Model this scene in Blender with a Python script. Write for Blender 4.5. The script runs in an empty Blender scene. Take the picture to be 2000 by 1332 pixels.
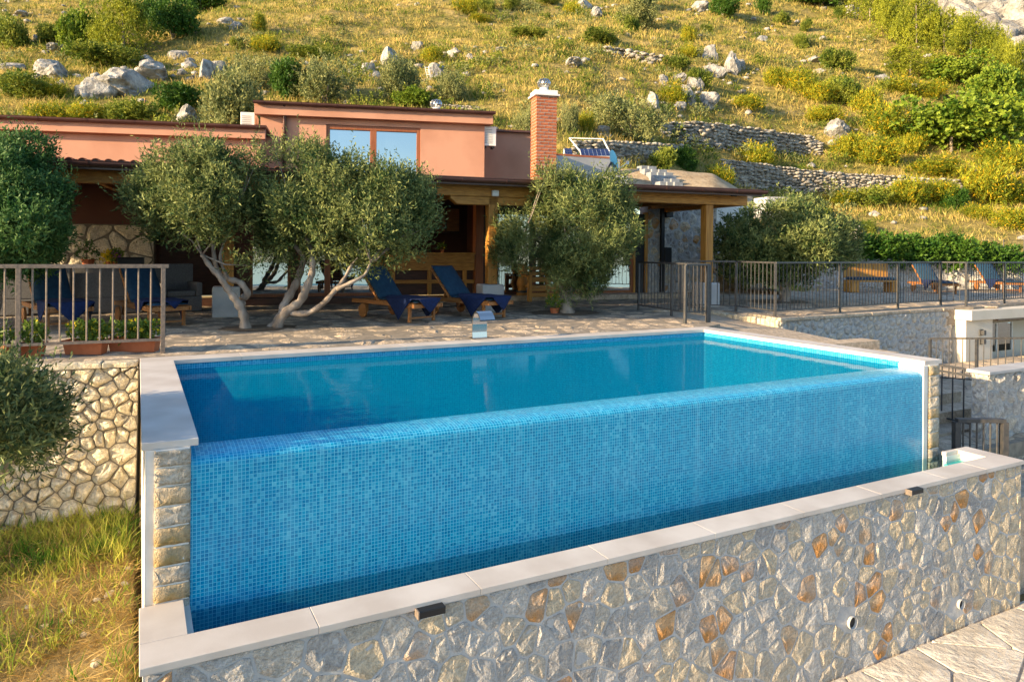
import bpy, math, random
import numpy as np
from mathutils import Vector, Matrix, noise
random.seed(7); rng = np.random.default_rng(7)
SC = bpy.context.scene
COL = SC.collection
R = math.radians

# ---------------------------------------------------------------- camera
CAM = np.array([-0.0299, -8.5115, 1.2863])
YAW, PIT, ROL, FPX, U0, V0 = .4541, .0015, .0084, 1327.87, 917.34, 491.48
FW = np.array([math.sin(YAW)*math.cos(PIT), math.cos(YAW)*math.cos(PIT), -math.sin(PIT)])
RT0 = np.array([math.cos(YAW), -math.sin(YAW), 0.0]); UP0 = np.cross(RT0, FW)
RT = math.cos(ROL)*RT0+math.sin(ROL)*UP0; UPV = -math.sin(ROL)*RT0+math.cos(ROL)*UP0
cd = bpy.data.cameras.new('camera'); cam = bpy.data.objects.new('camera', cd); COL.objects.link(cam)
cd.sensor_width = 36; cd.lens = 36*FPX/2000; cd.shift_x = (1000-U0)/2000; cd.shift_y = -(666-V0)/2000
cd.clip_start = .1; cd.clip_end = 6000
cam.matrix_world = Matrix(((RT[0], UPV[0], -FW[0], CAM[0]), (RT[1], UPV[1], -FW[1], CAM[1]), (RT[2], UPV[2], -FW[2], CAM[2]), (0, 0, 0, 1)))
SC.camera = cam
# survey helpers: sight lines of the photograph turned into places in the world
def ray(u, v): return FW+RT*(u-U0)/FPX-UPV*(v-V0)/FPX
def Zp(u, v, z=0.0):
    d = ray(u, v); return CAM+d*(z-CAM[2])/d[2]
def PLp(u, v, P, n):
    d = ray(u, v); n = np.array(n, float); return CAM+d*(((np.array(P)-CAM)@n)/(d@n))
def Dp(u, v, dep): return CAM+ray(u, v)*dep
# ---------------------------------------------------------------- sky and sun
SUN_AZ, SUN_EL = R(88), R(14.5)
L = Vector((math.cos(SUN_EL)*math.sin(SUN_AZ), math.cos(SUN_EL)*math.cos(SUN_AZ), -math.sin(SUN_EL)))
w = bpy.data.worlds.new("World"); SC.world = w; w.use_nodes = True
nt = w.node_tree; sk = nt.nodes.new('ShaderNodeTexSky'); sk.sky_type = 'NISHITA'; sk.sun_disc = False
sk.sun_elevation = SUN_EL; sk.sun_rotation = math.atan2(-L.x, -L.y); sk.altitude = 100; sk.dust_density = .8; sk.ozone_density = 2.2
bg = nt.nodes['Background']; bg.inputs[1].default_value = .138; nt.links.new(sk.outputs[0], bg.inputs[0])
sd = bpy.data.lights.new('sun', 'SUN'); sd.energy = 5.0; sd.angle = R(.55); sd.color = (1, .76, .46)
so = bpy.data.objects.new('sun', sd); so.rotation_euler = L.to_track_quat('-Z', 'Y').to_euler(); COL.objects.link(so)
SC.view_settings.view_transform = 'Standard'; SC.view_settings.look = 'None'
SC.view_settings.exposure = 1.45; SC.view_settings.gamma = 1; SC.view_settings.use_curve_mapping = False
SC.cycles.max_bounces = 7; SC.cycles.transparent_max_bounces = 12; SC.cycles.caustics_reflective = False; SC.cycles.caustics_refractive = False
SC.cycles.sample_clamp_indirect = 6

# ---------------------------------------------------------------- materials
def mat(name, col, rough=.8, col2=None, scale=5, detail=4, bump=0, bscale=None, metal=0, spec=.4, rnd=None, sp=(.35, .65), coords='Object', stretch=None, extra=None):
    """procedural surface: two tones mixed by noise, optional fine relief, optional per-object colour drift"""
    m = bpy.data.materials.new(name); m.use_nodes = True; n = m.node_tree.nodes; l = m.node_tree.links
    b = n['Principled BSDF']; b.inputs['Roughness'].default_value = rough; b.inputs['Metallic'].default_value = metal
    b.inputs['Specular IOR Level'].default_value = spec
    tc = n.new('ShaderNodeTexCoord'); vec = tc.outputs[coords]
    if coords == 'World': pass
    if stretch:
        mp = n.new('ShaderNodeMapping'); mp.inputs['Scale'].default_value = stretch; l.new(vec, mp.inputs[0]); vec = mp.outputs[0]
    c = None
    if col2 is not None:
        nz = n.new('ShaderNodeTexNoise'); nz.inputs['Scale'].default_value = scale; nz.inputs['Detail'].default_value = detail
        l.new(vec, nz.inputs['Vector'])
        rp = n.new('ShaderNodeValToRGB'); rp.color_ramp.elements[0].position = sp[0]; rp.color_ramp.elements[1].position = sp[1]
        rp.color_ramp.elements[0].color = (*col, 1); rp.color_ramp.elements[1].color = (*col2, 1)
        l.new(nz.outputs['Fac'], rp.inputs[0]); c = rp.outputs[0]
    if rnd:
        oi = n.new('ShaderNodeObjectInfo'); r2 = n.new('ShaderNodeValToRGB'); r2.color_ramp.interpolation = 'LINEAR'
        while len(r2.color_ramp.elements) < len(rnd): r2.color_ramp.elements.new(.5)
        for i, (p, cc) in enumerate(rnd): r2.color_ramp.elements[i].position = p; r2.color_ramp.elements[i].color = (*cc, 1)
        l.new(oi.outputs['Random'], r2.inputs[0])
        if c is None: c = r2.outputs[0]
        else:
            mx = n.new('ShaderNodeMix'); mx.data_type = 'RGBA'; mx.blend_type = 'MULTIPLY'; mx.inputs[0].default_value = 1
            l.new(c, mx.inputs[6]); l.new(r2.outputs[0], mx.inputs[7]); c = mx.outputs[2]
    if c is not None and bump >= .015:      # grainy weathering over the broad tones
        n4 = n.new('ShaderNodeTexNoise'); n4.inputs['Scale'].default_value = scale*4.5; n4.inputs['Detail'].default_value = 8; n4.inputs['Roughness'].default_value = .75; l.new(vec, n4.inputs['Vector'])
        r4 = n.new('ShaderNodeValToRGB'); r4.color_ramp.elements[0].position = .36; r4.color_ramp.elements[1].position = .62; r4.color_ramp.elements[0].color = (.70, .68, .66, 1); r4.color_ramp.elements[1].color = (1.15, 1.15, 1.15, 1)
        l.new(n4.outputs['Fac'], r4.inputs[0]); m4 = n.new('ShaderNodeMix'); m4.data_type = 'RGBA'; m4.blend_type = 'MULTIPLY'; m4.inputs[0].default_value = 1; l.new(c, m4.inputs[6]); l.new(r4.outputs[0], m4.inputs[7]); c = m4.outputs[2]
    if c is None: b.inputs['Base Color'].default_value = (*col, 1)
    else: l.new(c, b.inputs['Base Color'])
    if bump:
        n2 = n.new('ShaderNodeTexNoise'); n2.inputs['Scale'].default_value = bscale or scale*4; n2.inputs['Detail'].default_value = 6
        n2.inputs['Roughness'].default_value = .65; l.new(vec, n2.inputs['Vector'])
        bp = n.new('ShaderNodeBump'); bp.inputs['Strength'].default_value = 1 if bump >= .008 else .5; bp.inputs['Distance'].default_value = bump
        l.new(n2.outputs['Fac'], bp.inputs['Height']); l.new(bp.outputs[0], b.inputs['Normal'])
    if extra: extra(m, n, l, b)
    return m

def leafmat(name, a, b_, scale=.8, trans=.3, rough=.55, flower=None):
    m = bpy.data.materials.new(name); m.use_nodes = True; n = m.node_tree.nodes; l = m.node_tree.links
    for x in list(n):
        if x.type != 'OUTPUT_MATERIAL': n.remove(x)
    out = [x for x in n if x.type == 'OUTPUT_MATERIAL'][0]
    g = n.new('ShaderNodeNewGeometry'); nz = n.new('ShaderNodeTexNoise'); nz.inputs['Scale'].default_value = scale; nz.inputs['Detail'].default_value = 3
    l.new(g.outputs['Position'], nz.inputs['Vector'])
    ad = n.new('ShaderNodeMath'); ad.operation = 'ADD'; l.new(nz.outputs['Fac'], ad.inputs[0])
    ms = n.new('ShaderNodeMath'); ms.operation = 'MULTIPLY_ADD'; l.new(g.outputs['Random Per Island'], ms.inputs[0]); ms.inputs[1].default_value = .35; ms.inputs[2].default_value = -.17
    l.new(ms.outputs[0], ad.inputs[1])
    rp = n.new('ShaderNodeValToRGB'); rp.color_ramp.elements[0].position = .3; rp.color_ramp.elements[1].position = .7
    rp.color_ramp.elements[0].color = (*a, 1); rp.color_ramp.elements[1].color = (*b_, 1)
    l.new(ad.outputs[0], rp.inputs[0]); c = rp.outputs[0]
    if flower:
        cm = n.new('ShaderNodeMath'); cm.operation = 'GREATER_THAN'; cm.inputs[1].default_value = flower[1]; l.new(g.outputs['Random Per Island'], cm.inputs[0])
        mx = n.new('ShaderNodeMix'); mx.data_type = 'RGBA'; l.new(cm.outputs[0], mx.inputs[0]); l.new(c, mx.inputs[6]); mx.inputs[7].default_value = (*flower[0], 1); c = mx.outputs[2]
    d = n.new('ShaderNodeBsdfPrincipled'); d.inputs['Roughness'].default_value = rough; d.inputs['Specular IOR Level'].default_value = .18; l.new(c, d.inputs['Base Color'])
    t = n.new('ShaderNodeBsdfTranslucent'); l.new(c, t.inputs[0])
    ms2 = n.new('ShaderNodeMixShader'); ms2.inputs[0].default_value = trans; l.new(d.outputs[0], ms2.inputs[1]); l.new(t.outputs[0], ms2.inputs[2]); l.new(ms2.outputs[0], out.inputs[0])
    return m

M = {}
M['coping'] = mat('pale_limestone', (.50, .44, .385), .6, (.62, .565, .51), 2.2, 8, bump=.0015, bscale=60)
M['plaster_white'] = mat('white_plaster', (.70, .68, .64), .85, (.6, .57, .52), 4, bump=.002, bscale=40)
rock_rnd = [(0, (.58, .59, .61)), (.25, (.80, .80, .80)), (.5, (.98, .96, .93)), (.7, (.78, .74, .66)), (1, (1.05, .90, .66))]
def rust(thr, col=(.52, .22, .055)):
    def ex(m, n, l, b):
        # iron stained patches on some of the stones
        oi = n.new('ShaderNodeObjectInfo'); tc = n.new('ShaderNodeTexCoord')
        ml = n.new('ShaderNodeMath'); ml.operation = 'FRACT'; m0 = n.new('ShaderNodeMath'); m0.operation = 'MULTIPLY'; m0.inputs[1].default_value = 17.3
        l.new(oi.outputs['Random'], m0.inputs[0]); l.new(m0.outputs[0], ml.inputs[0])
        gt = n.new('ShaderNodeMapRange'); gt.inputs[1].default_value = thr; gt.inputs[2].default_value = 1.0; gt.inputs[3].default_value = -.25; gt.inputs[4].default_value = .22
        l.new(ml.outputs[0], gt.inputs[0])
        nz = n.new('ShaderNodeTexNoise'); nz.inputs['Scale'].default_value = 6; nz.inputs['Detail'].default_value = 5; l.new(tc.outputs['Object'], nz.inputs['Vector'])
        ad = n.new('ShaderNodeMath'); ad.operation = 'ADD'; l.new(gt.outputs[0], ad.inputs[0]); l.new(nz.outputs['Fac'], ad.inputs[1])
        rp = n.new('ShaderNodeValToRGB'); rp.color_ramp.elements[0].position = .46; rp.color_ramp.elements[1].position = .80
        l.new(ad.outputs[0], rp.inputs[0])
        mx = n.new('ShaderNodeMix'); mx.data_type = 'RGBA'; l.new(rp.outputs[0], mx.inputs[0])
        src = b.inputs['Base Color'].links[0].from_socket; l.new(src, mx.inputs[6]); mx.inputs[7].default_value = (*col, 1)
        l.new(mx.outputs[2], b.inputs['Base Color'])
    return ex
M['stone'] = mat('rubble_stone', (.46, .445, .43), .85, (.84, .80, .74), 13, 9, bump=.11, bscale=9, rnd=rock_rnd, extra=rust(.70, (.52, .25, .075)), sp=(.3, .7))
M['stone_warm'] = mat('sun_warm_rubble_stone', (.62, .55, .43), .9, (.86, .80, .66), 8, 8, bump=.09, bscale=11, rnd=[(0, (.80, .77, .70)), (.5, (.92, .87, .78)), (1, (1, .93, .78))])  # warmth of the sun on the left dry wall put into the stone colour
M['stone_block'] = mat('split_block_stone', (.48, .42, .33), .9, (.80, .75, .68), 11, 8, bump=.09, bscale=11, rnd=[(0, (.8, .78, .74)), (1, (1, .95, .86))], extra=rust(.2, (.46, .31, .12)))
M['stone_grey'] = mat('grey_rubble_stone', (.44, .42, .40), .9, (.72, .69, .64), 8, 8, bump=.08, bscale=12, rnd=[(0, (.8, .79, .78)), (.6, (.95, .92, .88)), (1, (1, .93, .8))])
M['stone_fill'] = mat('small_terrace_stone', (.12, .11, .095), .9, (.43, .395, .34), 3.6, 8, bump=.03, bscale=9, sp=(.32, .62))
M['mortar'] = mat('wall_mortar', (.38, .375, .37), .95, (.50, .485, .465), 7, 8, bump=.009, bscale=40)
M['mortar_warm'] = mat('earth_joint', (.13, .11, .08), .95, (.2, .165, .12), 6, bump=.004, bscale=40)
M['paver'] = mat('paving_stone', (.44, .36, .27), .85, (.66, .55, .43), 9, 8, bump=.03, bscale=14, rnd=[(0, (.72, .70, .67)), (.5, (.85, .82, .78)), (1, (.98, .92, .83))], coords='Object')
M['joint'] = mat('paving_joint', (.20, .165, .125), .95, (.30, .25, .19), 9, bump=.004, bscale=50)
M['render'] = mat('terracotta_render', (.45, .215, .135), .9, (.54, .275, .18), 1.3, 8, sp=(.3, .6), bump=.0015, bscale=90)
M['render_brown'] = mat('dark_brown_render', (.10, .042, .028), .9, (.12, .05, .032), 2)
M['gutter'] = mat('brown_painted_metal', (.075, .032, .026), .35, (.10, .045, .035), 6, spec=.5)
def woodmat(name, a, b, st=(1.5, 22, 22), rough=.55):
    return mat(name, a, rough, b, 1.6, 6, bump=.002, bscale=4, stretch=st, rnd=[(0, (.8, .78, .74)), (1, (1, 1, 1))])
M['pine'] = woodmat('varnished_pine', (.38, .16, .025), (.58, .28, .055))
M['pine_v'] = woodmat('varnished_pine_upright', (.38, .16, .025), (.58, .28, .055), (22, 22, 1.5))
M['teak'] = woodmat('oiled_teak', (.26, .10, .025), (.40, .17, .05))
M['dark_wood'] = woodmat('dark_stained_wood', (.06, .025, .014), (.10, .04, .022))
M['window_wood'] = woodmat('reddish_window_frame', (.27, .085, .03), (.34, .12, .045), (20, 20, 2), .4)
M['brick'] = mat('red_brick', (.33, .085, .035), .85, (.50, .16, .07), 14, bump=.002, bscale=70, rnd=[(0, (.7, .68, .66)), (1, (1.0, 1.0, 1.0))])
M['lime'] = mat('pale_joint', (.48, .38, .31), .95, (.40, .32, .26), 20)
M['iron'] = mat('dark_painted_iron', (.03, .032, .036), .5, (.06, .055, .052), 18, spec=.5)
M['iron_rust'] = mat('weathered_iron', (.13, .105, .085), .6, (.22, .165, .125), 30, spec=.4, bump=.0008, bscale=120)
M['navy'] = mat('navy_towel', (.004, .013, .055), .95, (.006, .02, .085), 25, bump=.001, bscale=300)
M['cushion'] = mat('dark_teal_cushion', (.008, .035, .07), .9, (.012, .05, .09), 14, bump=.001, bscale=200)
M['steel'] = mat('brushed_steel', (.62, .60, .57), .22, metal=1)
M['concrete'] = mat('pale_concrete', (.38, .37, .36), .9, (.48, .46, .44), 3, bump=.002, bscale=30)
M['blockgrey'] = mat('grey_blocks', (.20, .21, .22), .9, (.30, .31, .32), 5, bump=.003)
M['path'] = mat('rough_pale_paving', (.50, .44, .36), .95, (.70, .63, .53), 3, 8, bump=.03, bscale=14)
M['terracotta'] = mat('terracotta_pot', (.42, .115, .04), .7, (.50, .15, .06), 9, bump=.001)
M['white_paint'] = mat('white_enamel', (.74, .73, .70), .5, (.68, .66, .62), 4)
M['cream'] = mat('cream_render', (.60, .53, .42), .9, (.66, .58, .47), 2, bump=.001, bscale=80)
M['wicker'] = mat('grey_wicker', (.11, .105, .10), .85, (.17, .16, .155), 60, bump=.003, bscale=120)
M['black'] = mat('black_plastic', (.012, .012, .013), .5)
M['bark'] = mat('olive_bark', (.17, .135, .105), .95, (.36, .30, .245), 7, 6, bump=.012, bscale=22, stretch=(1, 1, .35))
M['rock'] = mat('hill_limestone', (.15, .145, .14), .95, (.50, .475, .43), 2.6, 9, bump=.25, bscale=2.6, sp=(.3, .66))
M['earth'] = mat('dry_earth', (.30, .215, .125), .95, (.42, .32, .20), 2.2, 6, bump=.03, bscale=6)
M['panel'] = mat('solar_cells', (.012, .02, .07), .15, (.02, .035, .11), 4, spec=.6)
M['dish'] = mat('blue_dish_paint', (.015, .085, .20), .4)
M['turq'] = mat('lit_water_turquoise', (.05, .55, .50), .6, (.07, .6, .55), 4)  # look of brightly lit tank water put into a solid colour
M['soil'] = mat('tree_pit_soil', (.10, .07, .045), .98, (.16, .115, .07), 12, bump=.01)
M['olive'] = leafmat('olive_leaves', (.028, .07, .020), (.29, .32, .105), 2.4, .28)
M['olive_shade'] = leafmat('shaded_olive_leaves', (.022, .08, .018), (.12, .21, .06), 3, .25)  # shade on the left edge crown put into the leaf colour
M['olive_fore_shade'] = leafmat('shaded_near_olive_leaves', (.03, .06, .02), (.19, .22, .08), 4, .22)  # darker copy of the olive leaves, shade put into the colour
M['shrub_green'] = leafmat('green_shrub_leaves', (.06, .115, .015), (.32, .34, .05), .9, .35)
M['shrub_grey'] = leafmat('grey_green_shrub_leaves', (.07, .105, .035), (.37, .37, .14), 1.2, .3)
M['shrub_yellow'] = leafmat('yellow_green_broom', (.11, .16, .012), (.42, .42, .035), .8, .38, flower=((.70, .46, .02), .86))
M['fig'] = leafmat('bright_green_broad_leaves', (.06, .13, .012), (.27, .34, .035), .8, .32)
M['pine_leaf'] = leafmat('pine_needles', (.08, .12, .010), (.36, .37, .03), .5, .3)
M['hedge'] = leafmat('hedge_leaves', (.02, .07, .008), (.09, .17, .02), 1.5, .25)
M['drygrass'] = leafmat('dry_hill_grass', (.075, .135, .012), (.64, .47, .15), .5, .35, rough=.9)
M['greengrass'] = leafmat('garden_grass', (.06, .17, .015), (.50, .48, .09), 2.2, .4, rough=.8)
M['yellow'] = mat('yellow_petals', (.75, .55, .02), .7)
M['pink'] = mat('pink_petals', (.5, .12, .3), .7)
M['fleaf'] = leafmat('flower_box_leaves', (.08, .15, .02), (.22, .30, .05), 9, .3, flower=((.75, .55, .02), .93))

def tile_mat(name, uv=True, c=((.001, .19, .39), (.002, .235, .46), (.004, .30, .52), (.08, .42, .61)), grout=(.12, .53, .71)):
    m = bpy.data.materials.new(name); m.use_nodes = True; n = m.node_tree.nodes; l = m.node_tree.links; b = n['Principled BSDF']
    b.inputs['Roughness'].default_value = .22; b.inputs['Specular IOR Level'].default_value = .3
    tc = n.new('ShaderNodeTexCoord'); br = n.new('ShaderNodeTexBrick'); br.offset = 0; br.squash = 1
    br.inputs['Scale'].default_value = 1; br.inputs['Brick Width'].default_value = .0262; br.inputs['Row Height'].default_value = .0262
    br.inputs['Mortar Size'].default_value = .0021; br.inputs['Mortar Smooth'].default_value = .1; br.inputs['Bias'].default_value = 0
    br.inputs['Color1'].default_value = (0, 0, 0, 1); br.inputs['Color2'].default_value = (1, 1, 1, 1); br.inputs['Mortar'].default_value = (0, 0, 0, 1)
    l.new(tc.outputs['UV'], br.inputs['Vector'])
    nz = n.new('ShaderNodeTexNoise'); nz.inputs['Scale'].default_value = 1.3; nz.inputs['Detail'].default_value = 8; nz.inputs['Roughness'].default_value = .75
    l.new(tc.outputs['UV'], nz.inputs['Vector'])
    mm = n.new('ShaderNodeMath'); mm.operation = 'MULTIPLY_ADD'; l.new(nz.outputs['Fac'], mm.inputs[0]); mm.inputs[1].default_value = 1.1; mm.inputs[2].default_value = -.5
    ad = n.new('ShaderNodeMath'); ad.operation = 'MULTIPLY_ADD'; l.new(br.outputs['Color'], ad.inputs[0]); ad.inputs[1].default_value = .85; l.new(mm.outputs[0], ad.inputs[2])
    rp = n.new('ShaderNodeValToRGB')
    while len(rp.color_ramp.elements) < 4: rp.color_ramp.elements.new(.5)
    for i, (p, cc) in enumerate(zip((0, .35, .75, 1), c)): rp.color_ramp.elements[i].position = p; rp.color_ramp.elements[i].color = (*cc, 1)
    l.new(ad.outputs[0], rp.inputs[0])
    mx = n.new('ShaderNodeMix'); mx.data_type = 'RGBA'; l.new(br.outputs['Fac'], mx.inputs[0]); l.new(rp.outputs[0], mx.inputs[6]); mx.inputs[7].default_value = (*grout, 1)
    ms = n.new('ShaderNodeMapping'); ms.inputs['Scale'].default_value = (9, .55, 1); l.new(tc.outputs['UV'], ms.inputs[0])
    ns = n.new('ShaderNodeTexNoise'); ns.inputs['Scale'].default_value = 1; ns.inputs['Detail'].default_value = 7; ns.inputs['Roughness'].default_value = .7; l.new(ms.outputs[0], ns.inputs['Vector'])
    rs = n.new('ShaderNodeValToRGB'); rs.color_ramp.elements[0].position = .5; rs.color_ramp.elements[1].position = .85; rs.color_ramp.elements[1].color = (.4, .4, .4, 1); l.new(ns.outputs['Fac'], rs.inputs[0])
    mz = n.new('ShaderNodeMix'); mz.data_type = 'RGBA'; l.new(rs.outputs[0], mz.inputs[0]); l.new(mx.outputs[2], mz.inputs[6]); mz.inputs[7].default_value = (.26, .60, .74, 1)
    l.new(mz.outputs[2], b.inputs['Base Color'])
    bp = n.new('ShaderNodeBump'); bp.invert = True; bp.inputs['Strength'].default_value = .5; bp.inputs['Distance'].default_value = .002
    n3 = n.new('ShaderNodeTexNoise'); n3.inputs['Scale'].default_value = 38; l.new(tc.outputs['UV'], n3.inputs['Vector'])
    a3 = n.new('ShaderNodeMath'); a3.operation = 'MULTIPLY_ADD'; l.new(n3.outputs['Fac'], a3.inputs[0]); a3.inputs[1].default_value = .8; l.new(br.outputs['Fac'], a3.inputs[2])
    l.new(a3.outputs[0], bp.inputs['Height']); l.new(bp.outputs[0], b.inputs['Normal'])
    return m
M['tile'] = tile_mat('blue_glass_mosaic')

def watermat(name, tint, body, bodyf, waves, fres=.55):
    m = bpy.data.materials.new(name); m.use_nodes = True; n = m.node_tree.nodes; l = m.node_tree.links
    for x in list(n):
        if x.type != 'OUTPUT_MATERIAL': n.remove(x)
    out = [x for x in n if x.type == 'OUTPUT_MATERIAL'][0]
    tc = n.new('ShaderNodeTexCoord'); mp = n.new('ShaderNodeMapping'); mp.inputs['Scale'].default_value = (.55, 1.6, 1); l.new(tc.outputs['Object'], mp.inputs[0])
    nz = n.new('ShaderNodeTexNoise'); nz.inputs['Scale'].default_value = waves; nz.inputs['Detail'].default_value = 4; nz.inputs['Roughness'].default_value = .55; l.new(mp.outputs[0], nz.inputs['Vector'])
    bp = n.new('ShaderNodeBump'); bp.inputs['Strength'].default_value = .5; bp.inputs['Distance'].default_value = .006; l.new(nz.outputs['Fac'], bp.inputs['Height'])
    t = n.new('ShaderNodeBsdfTransparent'); t.inputs[0].default_value = (*tint, 1)
    d = n.new('ShaderNodeBsdfDiffuse'); d.inputs[0].default_value = (*body, 1); l.new(bp.outputs[0], d.inputs['Normal'])
    g = n.new('ShaderNodeBsdfGlossy'); g.inputs['Roughness'].default_value = .02; l.new(bp.outputs[0], g.inputs['Normal'])
    fr = n.new('ShaderNodeFresnel'); fr.inputs[0].default_value = 1.33; l.new(bp.outputs[0], fr.inputs['Normal'])
    fm = n.new('ShaderNodeMath'); fm.operation = 'MULTIPLY'; fm.inputs[1].default_value = fres; l.new(fr.outputs[0], fm.inputs[0])
    m1 = n.new('ShaderNodeMixShader'); m1.inputs[0].default_value = bodyf; l.new(t.outputs[0], m1.inputs[1]); l.new(d.outputs[0], m1.inputs[2])
    m2 = n.new('ShaderNodeMixShader'); l.new(fm.outputs[0], m2.inputs[0]); l.new(m1.outputs[0], m2.inputs[1]); l.new(g.outputs[0], m2.inputs[2]); l.new(m2.outputs[0], out.inputs[0])
    return m
M['water'] = watermat('pool_water', (.48, .92, .96), (.001, .27, .44), .48, 3.5, .32)
M['tankwater'] = watermat('tank_water', (.80, .96, .98), (.01, .26, .40), .02, 3, .35)
M['sea'] = mat('sea', (.02, .09, .16), .12, (.03, .12, .2), .01)
def glassmat():
    m = bpy.data.materials.new('window_glass'); m.use_nodes = True; n = m.node_tree.nodes; l = m.node_tree.links
    b = n['Principled BSDF']; b.inputs['Base Color'].default_value = (.02, .025, .03, 1); b.inputs['Roughness'].default_value = .03
    out = [x for x in n if x.type == 'OUTPUT_MATERIAL'][0]
    g = n.new('ShaderNodeBsdfGlossy'); g.inputs['Roughness'].default_value = .015; g.inputs['Color'].default_value = (.86, .95, 1, 1)
    tc = n.new('ShaderNodeTexCoord'); nz = n.new('ShaderNodeTexNoise'); nz.inputs['Scale'].default_value = 1.1; l.new(tc.outputs['Object'], nz.inputs['Vector'])
    bp = n.new('ShaderNodeBump'); bp.inputs['Distance'].default_value = .006; bp.inputs['Strength'].default_value = .5; l.new(nz.outputs['Fac'], bp.inputs['Height']); l.new(bp.outputs[0], g.inputs['Normal'])
    x = n.new('ShaderNodeMixShader'); x.inputs[0].default_value = .5; l.new(b.outputs[0], x.inputs[1]); l.new(g.outputs[0], x.inputs[2]); l.new(x.outputs[0], out.inputs[0])
    return m
M['glass'] = glassmat()

# ---------------------------------------------------------------- object helpers
def link(o, parent=None):
    COL.objects.link(o)
    if parent is not None: o.parent = parent
    return o
def tag(o, label=None, cat=None, group=None, kind=None):
    if label: o['label'] = label
    if cat: o['category'] = cat
    if group: o['group'] = group
    if kind: o['kind'] = kind
    return o
def empty(name, loc, label, cat, group=None, rz=0):
    o = bpy.data.objects.new(name, None); o.location = loc; o.rotation_euler = (0, 0, rz); o.empty_display_size = .1
    COL.objects.link(o); return tag(o, label, cat, group)
class MB:
    """collects boxes, tubes and polygons and links them as one mesh object"""
    def __init__(s): s.v = []; s.f = []; s.smooth = False
    def box(s, c, size, rz=0, ex=None):
        c = Vector(c); X, Y, Zv = ex if ex else (Vector((math.cos(rz), math.sin(rz), 0)), Vector((-math.sin(rz), math.cos(rz), 0)), Vector((0, 0, 1)))
        b = len(s.v); hx, hy, hz = [q/2 for q in size]
        for a in (-1, 1):
            for d in (-1, 1):
                for e in (-1, 1): s.v.append(tuple(c+X*hx*a+Y*hy*d+Zv*hz*e))
        s.f += [tuple(b+i for i in q) for q in ((0, 1, 3, 2), (4, 6, 7, 5), (0, 4, 5, 1), (2, 3, 7, 6), (0, 2, 6, 4), (1, 5, 7, 3))]
        return s
    def bb(s, x0, x1, y0, y1, z0, z1): return s.box(((x0+x1)/2, (y0+y1)/2, (z0+z1)/2), (x1-x0, y1-y0, z1-z0))
    def beam(s, p, q, w, h, up=(0, 0, 1)):
        p = Vector(p); q = Vector(q); d = q-p; ln = d.length; X = d.normalized(); Y = Vector(up).cross(X)
        if Y.length < 1e-4: Y = Vector((0, 1, 0)).cross(X)
        Y.normalize(); Zv = X.cross(Y); return s.box((p+q)/2, (ln, w, h), ex=(X, Y, Zv))
    def tube(s, pts, rs, n=8, caps=True):
        b = len(s.v); k = len(pts); pts = [Vector(p) for p in pts]
        if not hasattr(rs, '__len__'): rs = [rs]*k
        ref = Vector((.13, .07, 1)) if abs((pts[-1]-pts[0]).normalized().z) < .9 else Vector((1, .1, 0))
        for i, p in enumerate(pts):
            t = (pts[min(i+1, k-1)]-pts[max(i-1, 0)]).normalized(); a = t.cross(ref).normalized(); c = t.cross(a)
            for j in range(n):
                an = 2*math.pi*j/n; s.v.append(tuple(p+(a*math.cos(an)+c*math.sin(an))*rs[i]))
        for i in range(k-1):
            for j in range(n): s.f.append((b+i*n+j, b+i*n+(j+1) % n, b+(i+1)*n+(j+1) % n, b+(i+1)*n+j))
        if caps: s.f.append(tuple(b+j for j in range(n))[::-1]); s.f.append(tuple(b+(k-1)*n+j for j in range(n)))
        return s
    def prism(s, poly, O, X, Y, N, t):
        O, X, Y, N = Vector(O), Vector(X), Vector(Y), Vector(N); b = len(s.v); k = len(poly)
        for h in (0, t):
            for (a, c) in poly: s.v.append(tuple(O+X*a+Y*c+N*h))
        s.f.append(tuple(range(b, b+k))[::-1]); s.f.append(tuple(range(b+k, b+2*k)))
        for i in range(k): j = (i+1) % k; s.f.append((b+i, b+j, b+k+j, b+k+i))
        return s
    def mesh(s, name, m):
        me = bpy.data.meshes.new(name); me.from_pydata(s.v, [], s.f); me.materials.append(m)
        if s.smooth: me.polygons.foreach_set('use_smooth', [True]*len(me.polygons))
        me.update(); return me
    def build(s, name, m, parent=None, bevel=0):
        o = bpy.data.objects.new(name, s.mesh(name, m)); link(o, parent)
        if bevel: bv = o.modifiers.new('bevel', 'BEVEL'); bv.width = bevel; bv.segments = 2; bv.limit_method = 'ANGLE'
        return o
def fixn(o):
    import bmesh
    bm = bmesh.new(); bm.from_mesh(o.data); bmesh.ops.recalc_face_normals(bm, faces=bm.faces); bm.to_mesh(o.data); bm.free(); return o
def part(name, m, parent, bevel=0, **k):
    mb = MB()
    for key, val in k.items():
        for a in val: getattr(mb, key)(*a)
    return mb.build(name, m, parent, bevel)

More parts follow.
